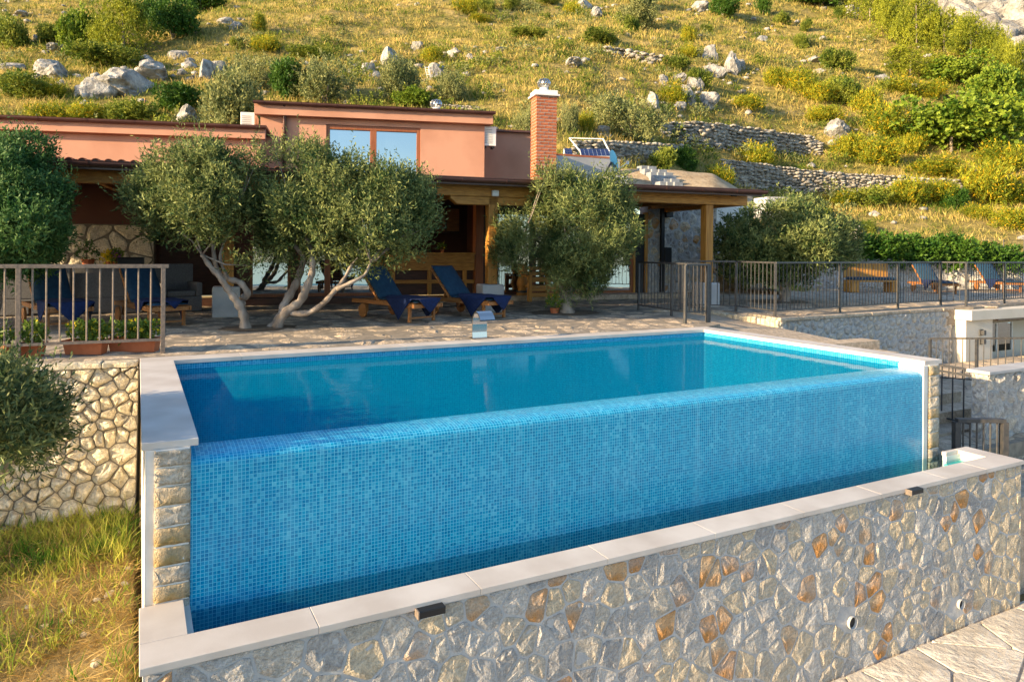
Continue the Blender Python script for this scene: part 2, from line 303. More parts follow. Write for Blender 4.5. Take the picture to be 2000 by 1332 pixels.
# ---- polygons of rubble: Voronoi cells clipped to a region
def voronoi(pts, clip):
    out = []
    P = np.array(pts)
    for i, p in enumerate(P):
        poly = [np.array(q, float) for q in clip(p)] if callable(clip) else [np.array(q, float) for q in clip]
        d = ((P-p)**2).sum(1); nb = np.argsort(d)[1:20]
        for j in nb:
            m_ = (p+P[j])/2; n_ = P[j]-p; new = []
            for a in range(len(poly)):
                A, B = poly[a], poly[(a+1) % len(poly)]; da, db = (A-m_)@n_, (B-m_)@n_
                if da <= 0: new.append(A)
                if da*db < 0: new.append(A+(B-A)*da/(da-db))
            poly = new
            if len(poly) < 3: break
        if len(poly) >= 3: out.append((p, poly))
    return out
def jitter_pts(w, h, cw, ch, jit=.38, odd=True):
    P = []; r = 0; y = ch/2
    while y < h:
        x = (cw/2 if r % 2 else 0)
        while x < w+cw/2:
            P.append((x+random.uniform(-jit, jit)*cw, y+random.uniform(-jit, jit)*ch)); x += cw*random.uniform(.8, 1.2)
        y += ch; r += 1
    return P
def stone_shape(poly, gap, rnd_):
    """shrink, round and roughen one cell; returns a closed outline"""
    P = np.array(poly); c = P.mean(0)
    Q = []
    k = len(P)
    for i in range(k):
        A, B, Cn = P[i-1], P[i], P[(i+1) % k]
        Q += [B+(A-B)*rnd_*random.uniform(.7, 1.2), B+(Cn-B)*rnd_*random.uniform(.7, 1.2)]
    Q = np.array(Q); d = Q-c; ln = np.linalg.norm(d, axis=1, keepdims=True); sc = np.maximum(.3, 1-gap/np.maximum(ln, 1e-6)); Q = c+d*sc
    keep = [Q[0]]
    for q in Q[1:]:
        if np.linalg.norm(q-keep[-1]) > .012: keep.append(q)
    return np.array(keep), c
def add_stone(mb, Q, c, O, X, Y, N, proud, dome, rough):
    """outline at the mortar, shoulder, uneven faceted face"""
    O, X, Y, N = [np.array(a, float) for a in (O, X, Y, N)]; b = len(mb.v); k = len(Q)
    tilt = (random.uniform(-1, 1)*rough*3, random.uniform(-1, 1)*rough*3); r = np.sqrt(((Q-c)**2).sum(1)).mean()
    def W(p, h): return tuple(O+X*p[0]+Y*p[1]+N*h)
    for q in Q: mb.v.append(W(q, -.03))
    for q in Q: mb.v.append(W(c+(q-c)*.97, proud*random.uniform(.55, 1)))
    for q in Q:
        p = c+(q-c)*random.uniform(.5, .72); dl = (p-c)/r
        mb.v.append(W(p, proud+dome*.8+dl[0]*tilt[0]+dl[1]*tilt[1]+random.uniform(-rough, rough)))
    mb.v.append(W(c+np.array([random.uniform(-.15, .15)*r, random.uniform(-.15, .15)*r]), proud+dome+random.uniform(-rough, rough)))
    for s in (0, 1):
        for i in range(k):
            j = (i+1) % k; mb.f.append((b+s*k+i, b+s*k+j, b+(s+1)*k+j, b+(s+1)*k+i))
    for i in range(k): mb.f.append((b+2*k+i, b+2*k+(i+1) % k, b+3*k))
def rubble(parent, pts, clip, O, X, Y, N, m, name='stone', gap=.012, rnd_=.25, proud=.012, dome=.012, rough=.008, limit=300, keep=None, size=None, smooth=False):
    cells = voronoi(pts, clip); its = []
    for p, poly in cells:
        A = np.array(poly)
        if keep and not keep(A.mean(0)): continue
        Q, c = stone_shape(poly, gap, rnd_)
        if len(Q) < 3 or np.ptp(Q[:, 0]) < .03 or np.ptp(Q[:, 1]) < .02: continue
        ctr = np.array(O)+np.array(X)*c[0]+np.array(Y)*c[1]; dd = ctr-CAM; dep = dd@FW; u = U0+FPX*(dd@RT)/dep; v = V0-FPX*(dd@UPV)/dep
        vis = -40 < u < 2040 and -40 < v < 1380 and dep > 0
        its.append((dep if vis else dep+1000, Q, c))
    its.sort(key=lambda t: t[0]); rest = MB()
    for i, (dep, Q, c) in enumerate(its):
        if i < limit and dep < 1000:
            mb = MB(); mb.smooth = smooth
            ctr = np.array(O)+np.array(X)*c[0]+np.array(Y)*c[1]
            add_stone(mb, Q, c, np.array(O)-ctr, X, Y, N, proud, dome, rough)
            o = mb.build(name, m, parent); o.location = ctr
        else: add_stone(rest, Q, c, O, X, Y, N, proud, dome, rough)
    if rest.v:
        rest.smooth = smooth; tag(rest.build(name+'s', m, parent), kind='stuff')
# ---- foliage
def quads_mesh(name, A, B, C_, D_, m):
    n = len(A); V = np.empty((n, 4, 3), np.float32); V[:, 0] = A; V[:, 1] = B; V[:, 2] = C_; V[:, 3] = D_
    me = bpy.data.meshes.new(name); me.vertices.add(4*n); me.vertices.foreach_set('co', V.ravel())
    me.loops.add(4*n); me.loops.foreach_set('vertex_index', np.arange(4*n, dtype=np.int32))
    me.polygons.add(n); me.polygons.foreach_set('loop_start', np.arange(0, 4*n, 4, dtype=np.int32)); me.polygons.foreach_set('loop_total', np.full(n, 4, np.int32))
    me.materials.append(m); me.update(calc_edges=True); return me
def unit(a): return a/np.maximum(np.linalg.norm(a, axis=-1, keepdims=True), 1e-9)
def leaves(name, pos, dirs, ln, wd, m):
    """diamond leaves, slightly folded: pos (n,3), dirs (n,3)"""
    n = len(pos); dirs = unit(dirs); side = unit(np.cross(dirs, rng.normal(size=(n, 3)))); nr = np.cross(side, dirs)
    ln = np.asarray(ln).reshape(-1, 1); wd = np.asarray(wd).reshape(-1, 1)
    mid = pos+dirs*ln*.45+nr*ln*.06
    return quads_mesh(name, pos, mid+side*wd/2, pos+dirs*ln, mid-side*wd/2, m)
def crown_data(spheres, n_spray, per, stem, ln, wd, up=.5, inner=.45, flat=1.0, clump=0):
    S = np.array([s[:3] for s in spheres], float); r = np.array([s[3] for s in spheres], float)
    idx = rng.choice(len(r), n_spray, p=r**2/(r**2).sum())
    nrm = unit(rng.normal(size=(n_spray, 3)));
    if clump:
        nc = max(6, int(len(r)*clump)); cid = rng.integers(0, nc, n_spray); cdir = unit(rng.normal(size=(nc, 3)))
        nrm = unit(cdir[cid]*1.7+nrm*.9)
    rad = r[idx]*(inner+(1-inner)*rng.random(n_spray)**.45)*rng.uniform(.88, 1.08, n_spray)
    base = S[idx]+nrm*rad[:, None]*np.array([1, 1, flat])
    sd_ = unit(nrm*.8+np.array([0, 0, up])+rng.normal(size=(n_spray, 3))*.35)
    t = (np.arange(per)+.5)/per; st = stem*rng.uniform(.6, 1.3, n_spray)
    pos = base[:, None, :]+sd_[:, None, :]*(t[None, :, None]*st[:, None, None])
    ld = unit(sd_[:, None, :]*.75+rng.normal(size=(n_spray, per, 3))*.62)
    N = n_spray*per
    return pos.reshape(N, 3), ld.reshape(N, 3), ln*rng.uniform(.65, 1.25, N), wd*rng.uniform(.7, 1.2, N)
def limb(mb, pts, r0, r1, n=9, seg=5):
    P = [Vector(p) for p in pts]; out = []
    for i in range(len(P)-1):
        a = P[max(i-1, 0)]; b = P[i]; c = P[i+1]; d = P[min(i+2, len(P)-1)]
        for k in range(seg):
            t = k/seg; out.append(.5*((2*b)+(-a+c)*t+(2*a-5*b+4*c-d)*t*t+(-a+3*b-3*c+d)*t**3))
    out.append(P[-1]); K = len(out)
    rs = [(r0+(r1-r0)*i/(K-1))*(1+.16*math.sin(i*1.7)+random.uniform(-.08, .08)) for i in range(K)]
    mb.tube(out, rs, n); mb.smooth = True
exec_order = []
# ================================================================ TERRAIN
def sstep(x): x = np.clip(x, 0, 1); return x*x*(3-2*x)
DL, HL = [18, 21, 26, 32, 38, 50, 60, 90, 140, 260, 420], [3.2, 3.4, 4.2, 7.3, 10.3, 16, 21.2, 37, 64, 120, 170]
DR, HR = [18, 25.4, 27.6, 32, 37.5, 38.5, 43, 44.5, 60, 90, 140, 260, 420], [-.3, -.3, 1.1, 2.3, 4.2, 5.4, 7.6, 9.2, 17.6, 34.6, 66, 130, 180]
def hill_h(d, l):
    a = l/max(d, 1); k = float(sstep((a-.12)/.42)); h = (1-k)*np.interp(d, DL, HL)+k*np.interp(d, DR, HR)
    amp = min(1, max(0, (d-30)/25)); p = Vector((d*.045, l*.045, 0))
    return h+amp*(noise.noise(p)*2.2+noise.noise(p*3.1)*.8+noise.noise(p*9)*.4+noise.noise(p*23)*.16)
def dl_xy(d, l): return (CAM[0]+math.sin(YAW)*d+math.cos(YAW)*l, CAM[1]+math.cos(YAW)*d-math.sin(YAW)*l)
def xy_dl(x, y):
    x -= CAM[0]; y -= CAM[1]; return x*math.sin(YAW)+y*math.cos(YAW), x*math.cos(YAW)-y*math.sin(YAW)
def on_hill(u, v, d0=20):
    """where the sight line meets the hillside"""
    d = ray(u, v); pd = d0
    t = d0
    while t < 400:
        P = CAM+d*t; dd, ll = xy_dl(P[0], P[1])
        if P[2] <= hill_h(dd, ll):
            lo, hi = pd, t
            for _ in range(12):
                m_ = (lo+hi)/2; P = CAM+d*m_; dd, ll = xy_dl(P[0], P[1])
                if P[2] <= hill_h(dd, ll): hi = m_
                else: lo = m_
            return CAM+d*hi, hi
        pd = t; t *= 1.012
    return CAM+d*t, t
ds = list(np.geomspace(21, 130, 230))+list(np.geomspace(134, 420, 40)); as_ = np.linspace(-1.3, 1.4, 300)
vv, ff = [], []
for d in ds:
    for a in as_:
        x, y = dl_xy(d, a*d); vv.append((x, y, hill_h(d, a*d)))
nA = len(as_)
for i in range(len(ds)-1):
    for j in range(nA-1): ff.append((i*nA+j, i*nA+j+1, (i+1)*nA+j+1, (i+1)*nA+j))
def hillmat():
    m = bpy.data.materials.new('dry_hillside'); m.use_nodes = True; n = m.node_tree.nodes; l = m.node_tree.links; b = n['Principled BSDF']; b.inputs['Roughness'].default_value = .95; b.inputs['Specular IOR Level'].default_value = .1
    g = n.new('ShaderNodeNewGeometry')
    def nz(s, d=6):
        x = n.new('ShaderNodeTexNoise'); x.inputs['Scale'].default_value = s; x.inputs['Detail'].default_value = d; x.inputs['Roughness'].default_value = .65; l.new(g.outputs['Position'], x.inputs['Vector']); return x.outputs['Fac']
    def rp(f, st):
        r = n.new('ShaderNodeValToRGB')
        while len(r.color_ramp.elements) < len(st): r.color_ramp.elements.new(.5)
        for i, (p, c) in enumerate(st): r.color_ramp.elements[i].position = p; r.color_ramp.elements[i].color = (*c, 1)
        l.new(f, r.inputs[0]); return r.outputs[0]
    c1 = rp(nz(.35), [(.3, (.16, .17, .035)), (.5, (.36, .28, .085)), (.7, (.47, .35, .15))]); c2 = rp(nz(3.2), [(.35, (.55, .55, .5)), (.65, (1, 1, 1))])
    mx = n.new('ShaderNodeMix'); mx.data_type = 'RGBA'; mx.blend_type = 'MULTIPLY'; mx.inputs[0].default_value = 1; l.new(c1, mx.inputs[6]); l.new(c2, mx.inputs[7])
    l.new(mx.outputs[2], b.inputs['Base Color'])
    bp = n.new('ShaderNodeBump'); bp.inputs['Strength'].default_value = 1; bp.inputs['Distance'].default_value = .35; l.new(nz(1.6, 8), bp.inputs['Height']); l.new(bp.outputs[0], b.inputs['Normal'])
    return m
M['hill'] = hillmat()
mb = MB(); mb.v = vv; mb.f = ff; mb.smooth = True; tag(mb.build('hill', M['hill']), kind='structure')

# lower ground: falls from the left garden and the lower path towards the sea
def low_h(x, y):
    h = -2.78-.06*max(0, -4.4-y) - (max(0, -6-y)*.28)
    if x < .3: 
        g = -1.66+.16*min(0, y)-.03*max(0, -x-2)
        if y < -6: g += (y+6)*.28
        k = float(sstep((x+.1)/.35)); h = g*(1-k)+h*k
    if y > .4 or (x > .2 and y > -4.0): h = -3.2
    return h
gx = np.concatenate([-np.geomspace(300, 6, 26), np.linspace(-5.8, .6, 40), np.linspace(.8, 14, 24), np.geomspace(15, 400, 22)])
gy = np.concatenate([-np.geomspace(420, 9, 30), np.linspace(-8.8, .38, 44), [.5, 5, 14, 30, 60]])
vv, ff = [], []
for y in gy:
    for x in gx: vv.append((x, y, low_h(x, y)+(.03*noise.noise(Vector((x, y, 0))*2) if x < .3 and y < .4 else 0)))
n1 = len(gx)
for i in range(len(gy)-1):
    for j in range(n1-1): ff.append((i*n1+j, i*n1+j+1, (i+1)*n1+j+1, (i+1)*n1+j))
M['garden'] = mat('garden_earth', (.26, .19, .07), .95, (.46, .34, .15), 1.2, 6, bump=.03, bscale=12)
mb = MB(); mb.v = vv; mb.f = ff; mb.smooth = True; tag(mb.build('ground', M['garden']), kind='structure')
mb = MB(); mb.v = [(-4000, -4500, -95), (4000, -4500, -95), (4000, -60, -95), (-4000, -60, -95)]; mb.f = [(0, 1, 2, 3)]
tag(mb.build('sea', M['sea']), kind='structure')

# ================================================================ POOL
CW = .35; PLn = 8.505; PD = 3.56; CT = .05
pool = empty('swimming_pool', (4.2, -1.8, -1.2), 'blue mosaic infinity pool with white limestone coping and overflowing front wall', 'swimming pool')
pool_loc = Vector(pool.location)
def loc_parent(o, p): o.parent = p; o.matrix_parent_inverse = Matrix.Translation(-Vector(p.location)) if p.rotation_euler.z == 0 else (Matrix.Translation(p.location) @ Matrix.Rotation(p.rotation_euler.z, 4, 'Z')).inverted(); return o
def pbuild(mb, name, m, parent, bevel=0): o = mb.build(name, m, None, bevel); return loc_parent(o, parent)
def uvbuild(verts, faces, uvs, name, m, parent):
    me = bpy.data.meshes.new(name); me.from_pydata(verts, [], faces); uvl = me.uv_layers.new(name='UVMap')
    for p in me.polygons:
        for li in p.loop_indices: uvl.data[li].uv = uvs[me.loops[li].vertex_index]
    me.materials.append(m); o = bpy.data.objects.new(name, me); COL.objects.link(o); me.update()
    return loc_parent(o, parent) if parent else o
# overflow wall: profile extruded along x (arc length gives the mosaic rows)
prof = [(-3.27, -1.6), (-3.27, -.13), (-3.285, -.112), (-3.34, -.112), (-3.44, -.120), (-3.52, -.134), (-3.555, -.15), (-3.572, -.175), (-3.576, -.21), (-3.58, -1.95)]
arc = [0]
for i in range(1, len(prof)): arc.append(arc[-1]+math.dist(prof[i], prof[i-1]))
vs, us, fs = [], [], []
for i, (y, z) in enumerate(prof):
    for x in (.30, 8.44): vs.append((x, y, z)); us.append((x, -arc[i]))
for i in range(len(prof)-1): fs.append((2*i, 2*i+2, 2*i+3, 2*i+1))
ow = uvbuild(vs, fs, us, 'overflow_wall', M['tile'], pool)
# pool shell inside
vs, us, fs = [], [], []
def quad(P, UV):
    b = len(vs); vs.extend(P); us.extend(UV); fs.append((b, b+1, b+2, b+3))
x0, x1, y0, y1, zt, zb = .30, 8.53, -3.275, .02, -.05, -1.55
quad([(x0, y0, zb), (x1, y0, zb), (x1, y1, zb), (x0, y1, zb)], [(x0, y0), (x1, y0), (x1, y1), (x0, y1)])
quad([(x0, y1, zb), (x1, y1, zb), (x1, y1, zt), (x0, y1, zt)], [(x0, zb), (x1, zb), (x1, zt), (x0, zt)])
quad([(x1, y1, zb), (x1, -3.56, zb), (x1, -3.56, zt), (x1, y1, zt)], [(y1, zb), (y0, zb), (y0, zt), (y1, zt)])
quad([(x0, -3.56, zb), (x0, y1, zb), (x0, y1, zt), (x0, -3.56, zt)], [(y0, zb), (y1, zb), (y1, zt), (y0, zt)])
uvbuild(vs, fs, us, 'pool_shell', M['tile'], pool)
wt = MB(); wt.v = [(.3, -3.36, -.1145), (8.53, -3.36, -.1145), (8.53, .02, -.1145), (.3, .02, -.1145)]; wt.f = [(0, 1, 2, 3)]
tag(wt.build('water', M['water']), kind='structure')
# coping slabs
def slabs(x0, x1, y0, y1, z1, cuts, axis, t=CT):
    cuts = [a for a in cuts]
    for a, b in zip(cuts[:-1], cuts[1:]):
        m_ = MB(); g = .0008
        if axis == 'x': m_.bb(a+g, b-g, y0, y1, z1-t, z1+random.uniform(-.0006, .0006))
        else: m_.bb(x0, x1, a+g, b-g, z1-t, z1+random.uniform(-.0006, .0006))
        pbuild(m_, 'coping_slab', M['coping'], pool, .004)
slabs(0, CW, 0, 0, 0, [-PD, -2.72, -1.85, -.95, .0], 'y')
slabs(PLn, PLn+CW, 0, 0, 0, [-PD, -2.6, -1.7, -.8, .0], 'y')
slabs(0, 0, .0, .30, 0, [.0, 1.1, 2.15, 3.2, 4.3, 5.4, 6.5, 7.6, PLn+CW], 'x')
# side walls under the copings
pbuild(MB().bb(.03, .298, -3.565, .1, -3.1, -.0505), 'side_wall', M['plaster_white'], pool)
pbuild(MB().bb(8.535, 8.78, -3.565, .1, -3.1, -.0505), 'side_wall', M['plaster_white'], pool)
pbuild(MB().bb(.03, 8.8, .025, .28, -3.1, -.0505), 'back_wall', M['plaster_white'], pool)
pbuild(MB().bb(8.44, 8.532, -3.585, -3.28, -1.6, -.0505), 'wall_end', M['plaster_white'], pool, .01)
# end pillars: courses of split stone
def pillar(x0, x1, zs, label):
    c = MB().bb(x0+.012, x1-.012, -3.585, -3.566, zs[-1]-.3, -.052); pil = pbuild(c, 'end_pillar', M['plaster_white'], pool)
    for a, b in zip(zs[:-1], zs[1:]):
        mb = MB(); mb.smooth = True; w_ = x1-x0-.004; h = a-b-.009
        O = np.array([x0+.002, -3.588, b+.004]); n = 7
        top = [(w_*i/n, h+random.uniform(-.004, .003)) for i in range(n+1)]; bot = [(w_*i/n, random.uniform(-.003, .004)) for i in range(n, -1, -1)]
        Q = np.array(top[::-1]+bot[::-1])
        add_stone(mb, Q, Q.mean(0), np.array([-w_/2, 0, -h/2]), (1, 0, 0), (0, 0, 1), (0, -1, 0), .006, .004, .004)
        o = mb.build('stone', M['stone_block']); o.location = O+np.array([w_/2, 0, h/2]); fixn(o); o.parent = pil
zz = [-.053, -.165, -.29, -.425, -.56, -.69, -.82, -.945, -1.06, -1.2, -1.36]
pillar(.075, .305, zz, ''); pillar(8.54, 8.755, [-.053, -.18, -.31, -.44, -.57, -.70, -.86, -1.06, -1.22, -1.4], '')
# left wall face towards the garden: plaster with board-like joints
pbuild(MB().bb(.024, .0295, -3.565, .1, -2.6, -.052), 'plaster_band', M['plaster_white'], pool)
# balance tank in front with its own coping
FY = -4.31; HZ = -1.062
tank = empty('balance_tank', (4.5, FY, -2.6), 'low overflow tank in front of the pool, edged by pale limestone slabs', 'water tank')
def tslab(x0, x1, y0, y1): pbuild(MB().bb(x0+.0008, x1-.0008, y0, y1, HZ-.045, HZ+random.uniform(-.0006, .0006)), 'coping_slab', M['coping'], tank, .004)
cuts = [-.008, 1.0, 2.13, 3.22, 4.33, 5.42, 6.53, 7.62, 8.35, 9.12]
for a, b in zip(cuts[:-1], cuts[1:]): tslab(a, b, FY, FY+.265)
tslab(-.008, .262, FY+.268, -3.592); tslab(8.86, 9.12, FY+.268, -3.70)
pbuild(MB().bb(8.61, 8.858, -3.75, -3.70, HZ-.045, HZ), 'coping_slab', M['coping'], tank, .004)
pbuild(MB().bb(.02, .30, FY+.24, -3.575, -3, HZ-.046), 'tank_wall', M['plaster_white'], tank)
pbuild(MB().bb(8.90, 9.06, FY+.24, -3.72, -3, HZ-.046), 'tank_wall', M['white_paint'], tank)
pbuild(MB().bb(8.61, 8.899, -3.755, -3.712, -3, HZ-.046), 'tank_wall', M['white_paint'], tank)
tag(MB().bb(8.56, 8.895, FY+.24, -3.757, -1.6, -1.19).build('lit_water_bed', M['turq']), kind='structure')  # raised block coloured like water lit by the white tank walls
uvbuild([(.02, FY+.235, -1.9), (9.0, FY+.235, -1.9), (9.0, FY+.235, HZ-.046), (.02, FY+.235, HZ-.046)], [(3, 2, 1, 0)], [(0, 0), (9, 0), (9, .8), (0, .8)], 'tank_lining', M['tile'], tank)
wt = MB(); wt.v = [(.262, FY+.24, -1.165), (8.93, FY+.24, -1.165), (8.93, -3.571, -1.165), (.262, -3.571, -1.165)]; wt.f = [(0, 1, 2, 3)]
tag(wt.build('water', M['tankwater']), kind='structure')
# ---------------- front rubble wall
fwall = empty('stone_wall', (4.5, FY+.02, -2.68), 'grey mortared rubble wall with rusty stones below the pool coping', 'stone wall')
WX0, WX1, WZ0, WZ1 = .012, 9.10, -3.0, HZ-.047
pbuild(MB().bb(WX0, WX1, FY+.022, FY+.238, WZ0, WZ1), 'mortar', M['mortar'], fwall)
fh = empty('x', (0, 0, 0), '', '')
W_, H_ = WX1-WX0, 1.95
pts = []
random.seed(11)
tries = 0
while tries < 9000:
    p = (random.uniform(-.05, W_+.05), random.uniform(-.05, H_+.05)); tries += 1
    rr = random.choice((.105, .14, .17, .205, .235))
    if all((p[0]-q[0])**2+((p[1]-q[1])*.85)**2 > ((rr+q[2])/2)**2 for q in pts): pts.append((*p, rr))
pts2 = [(p[0], p[1]) for p in pts]
def rub(parent, *a, **k):
    before = set(COL.objects); rubble(None, *a, **k)
    for o in COL.objects:
        if o not in before: loc_parent(o, parent)
PIPES = [Zp(1666, 1216, -2.35), Zp(1878, 1180, -2.3)]
PIPES = [PLp(1666, 1216, (0, FY, 0), (0, 1, 0)), PLp(1878, 1180, (0, FY, 0), (0, 1, 0))]
rub(fwall, pts2, [(0.004, .0), (W_-.004, .0), (W_-.004, H_-.006), (0.004, H_-.006)], (WX0, FY+.022, WZ1-H_), (1, 0, 0), (0, 0, 1), (0, -1, 0), M['stone'],
    gap=.009, rnd_=.13, proud=.005, dome=.002, rough=.003, keep=lambda c: all(math.hypot(c[0]+WX0-p[0], c[1]+WZ1-H_-p[2]) > .085 for p in PIPES))
bpy.data.objects.remove(fh)
for p, r in zip(PIPES, (.058, .05)):
    m_ = MB(); n = 18
    pp = Vector(p); b = 0
    for rad, yy in ((r+.004, .02), (r+.004, -.004), (r, -.004), (r, .12)):
        for j in range(n): a = 2*math.pi*j/n; m_.v.append((pp.x+rad*math.cos(a), FY-.004+yy, pp.z+rad*math.sin(a)))
    for i in range(3):
        for j in range(n): m_.f.append((i*n+j, i*n+(j+1) % n, (i+1)*n+(j+1) % n, (i+1)*n+j))
    m_.smooth = True; pbuild(m_, 'drain_pipe', M['mortar'], fwall)
    m_ = MB().tube([(pp.x, FY+.0185, pp.z), (pp.x, FY+.0205, pp.z)], r*.98, 18); pbuild(m_, 'bore_shade', M['black'], fwall)  # black disc stands for the shade inside the pipe
for (u, v, wpx, lab) in ((841, 1191, 44, 'black oblong wall lamp under the coping, below the left half of the tank'), (1785, 958, 27, 'small black wall lamp under the coping beside orange stones on the right')):
    P = PLp(u, v, (0, FY-.02, 0), (0, 1, 0)); wd = .19
    t = empty('wall_lamp', (P[0], FY-.02, P[2]), lab, 'wall lamp', 'lamps under the tank coping')
    pbuild(MB().box((P[0], FY-.025, P[2]), (wd, .07, .05)), 'housing', M['black'], t, .006)
    pbuild(MB().box((P[0]-wd/2-.004, FY-.025, P[2]), (.01, .074, .054)), 'end_cap', M['iron_rust'], t)
    pbuild(MB().box((P[0], FY-.03, P[2]-.027), (wd*.85, .045, .004)), 'diffuser', M['white_paint'], t)
# lower paved path in front of the wall
path = tag(MB().bb(.9, 16, -9, FY+.05, -2.9, -2.72).build('path', M['path']), kind='structure')
random.seed(5)
pp = [(random.uniform(2, 15), random.uniform(-7, FY+.05)) for _ in range(10)]
pp = [(x+2, y-7) for x, y in jitter_pts(12, 2.68, .62, .55, .45)]
rubble(path, pp, [(2, -7), (14, -7), (14, FY), (2, FY)], (0, 0, -2.70), (1, 0, 0), (0, 1, 0), (0, 0, 1), M['path'], name='paver', gap=.008, rnd_=.08, proud=.006, dome=.004, rough=.003, limit=120)
# ================================================================ LEFT DRY WALL
dw = empty('dry_stone_wall', (-1.5, .2, -1.7), 'sun-warm toned dry stone retaining wall beside the left end of the pool', 'stone wall')
# face leans a little: from top line to bottom line
wt0 = Vector((-.01, .16, -.07)); wt1 = Vector((-6, .75, -.07)); X = (wt1-wt0).normalized(); Nn = Vector((X.y, -X.x, 0)); Nn = Nn if Nn.y < 0 else -Nn
Y = (Vector((0, 0, 1))-Nn*.16).normalized(); Nn = X.cross(Y); Nn = Nn if Nn.y < 0 else -Nn
HT = 1.72; LW = 6.0; O = wt0-Y*HT
m_ = MB(); m_.v = [tuple(O-Y*.4), tuple(O+X*LW-Y*.4), tuple(O+X*LW+Y*HT), tuple(O+Y*HT), tuple(O-Nn*.5-Y*.4), tuple(O+X*LW-Nn*.5-Y*.4), tuple(O+X*LW-Nn*.3+Y*HT), tuple(O-Nn*.3+Y*HT)]
m_.f = [(0, 1, 2, 3), (4, 7, 6, 5), (0, 3, 7, 4), (1, 5, 6, 2), (3, 2, 6, 7), (0, 4, 5, 1)]
pbuild(m_, 'mortar', M['mortar_warm'], dw)
random.seed(3); pts = []
for _ in range(7000):
    p = (random.uniform(-.05, LW), random.uniform(0, HT+.02)); rr = random.choice((.06, .085, .12, .16, .2))*(1.1-.3*p[1]/HT)
    if all((p[0]-q[0])**2/2.1+(p[1]-q[1])**2 > ((rr+q[2])/2)**2 for q in pts): pts.append((*p, rr))
rub(dw, [(p[0], p[1]) for p in pts], [(0, -.1), (LW, -.1), (LW, HT), (0, HT)], O-Nn*.02, X, Y, Nn, M['stone_warm'], gap=.003, rnd_=.15, proud=.03, dome=.045, rough=.018)
# capping slabs
random.seed(8); x = 0
while x < 5.6:
    ln = random.uniform(.3, .6); m_ = MB(); k = 7
    c = wt0+X*(x+ln/2)+Vector((0, .12, .0)); poly = [(-ln/2, -.17+random.uniform(-.025, .02)), (-ln/5, -.18+random.uniform(-.02, .03)), (ln/5, -.17+random.uniform(-.03, .02)), (ln/2-.01, -.17+random.uniform(-.02, .02)), (ln/2-.01, .2), (-ln/2, .2)]
    m_.prism(poly, c, X, Vector((-X.y, X.x, 0)) if X.x > 0 else Vector((X.y, -X.x, 0)), Vector((0, 0, 1)), .065+random.uniform(-.012, .01))
    o = fixn(pbuild(m_, 'capping_slab', M['stone_warm'], dw, .012)); x += ln

# ================================================================ DECK
deckm = MB()
def deckpoly(): return [(-9, .72), (-.02, .30), (8.86, .30), (9.45, .55), (9.5, 1.0), (10.0, 3.3), (11.75, 3.3), (11.6, 1.02), (14, 1.22), (16.3, 1.45), (18.0, 1.25), (18.5, 1.1), (34, 2.4), (34, 16), (12.6, 16), (12.6, 9), (-9, 10)]
dp = deckpoly()
deckm.prism(dp, (0, 0, -.45), (1, 0, 0), (0, 1, 0), (0, 0, 1), .445); deck = tag(fixn(deckm.build('deck', M['joint'])), kind='structure')
def inpoly(p, poly):
    x, y = p[0], p[1]; c = False
    for i in range(len(poly)):
        (xa, ya), (xb, yb) = poly[i-1], poly[i]
        if (ya > y) != (yb > y) and x < (xb-xa)*(y-ya)/(yb-ya)+xa: c = not c
    return c
TREEPITS = [(1.75, 2.95, .62), (8.05, 3.45, .8), (15.3, 4.1, .9), (-2.4, 3.3, .5)]
random.seed(21)
pp = [(x-6, y+.28) for x, y in jitter_pts(32, 9.5, .62, .40)]
def dk(c): return inpoly(c, dp) and inpoly((c[0]-.12, c[1]-.1), dp) and inpoly((c[0]+.12, c[1]-.08), dp) and all(math.hypot(c[0]-a, c[1]-b) > r*.85 for a, b, r in TREEPITS)
rubble(deck, pp, [(-6, .30), (26, .30), (26, 9.8), (-6, 9.8)], (0, 0, -.012), (1, 0, 0), (0, 1, 0), (0, 0, 1), M['paver'], name='paver', gap=.018, rnd_=.14, proud=.006, dome=.006, rough=.007, keep=dk)
for i, (x, y, r) in enumerate(TREEPITS[:3]):
    m_ = MB(); n = 22; m_.v = [(x+r*(1+.08*math.sin(k*2.3))*math.cos(2*math.pi*k/n), y+r*.75*math.sin(2*math.pi*k/n), .004) for k in range(n)]; m_.v.append((x, y, .035)); m_.f = [(k, (k+1) % n, n) for k in range(n)]
    tag(m_.build('tree_pit', M['soil']), kind='structure')

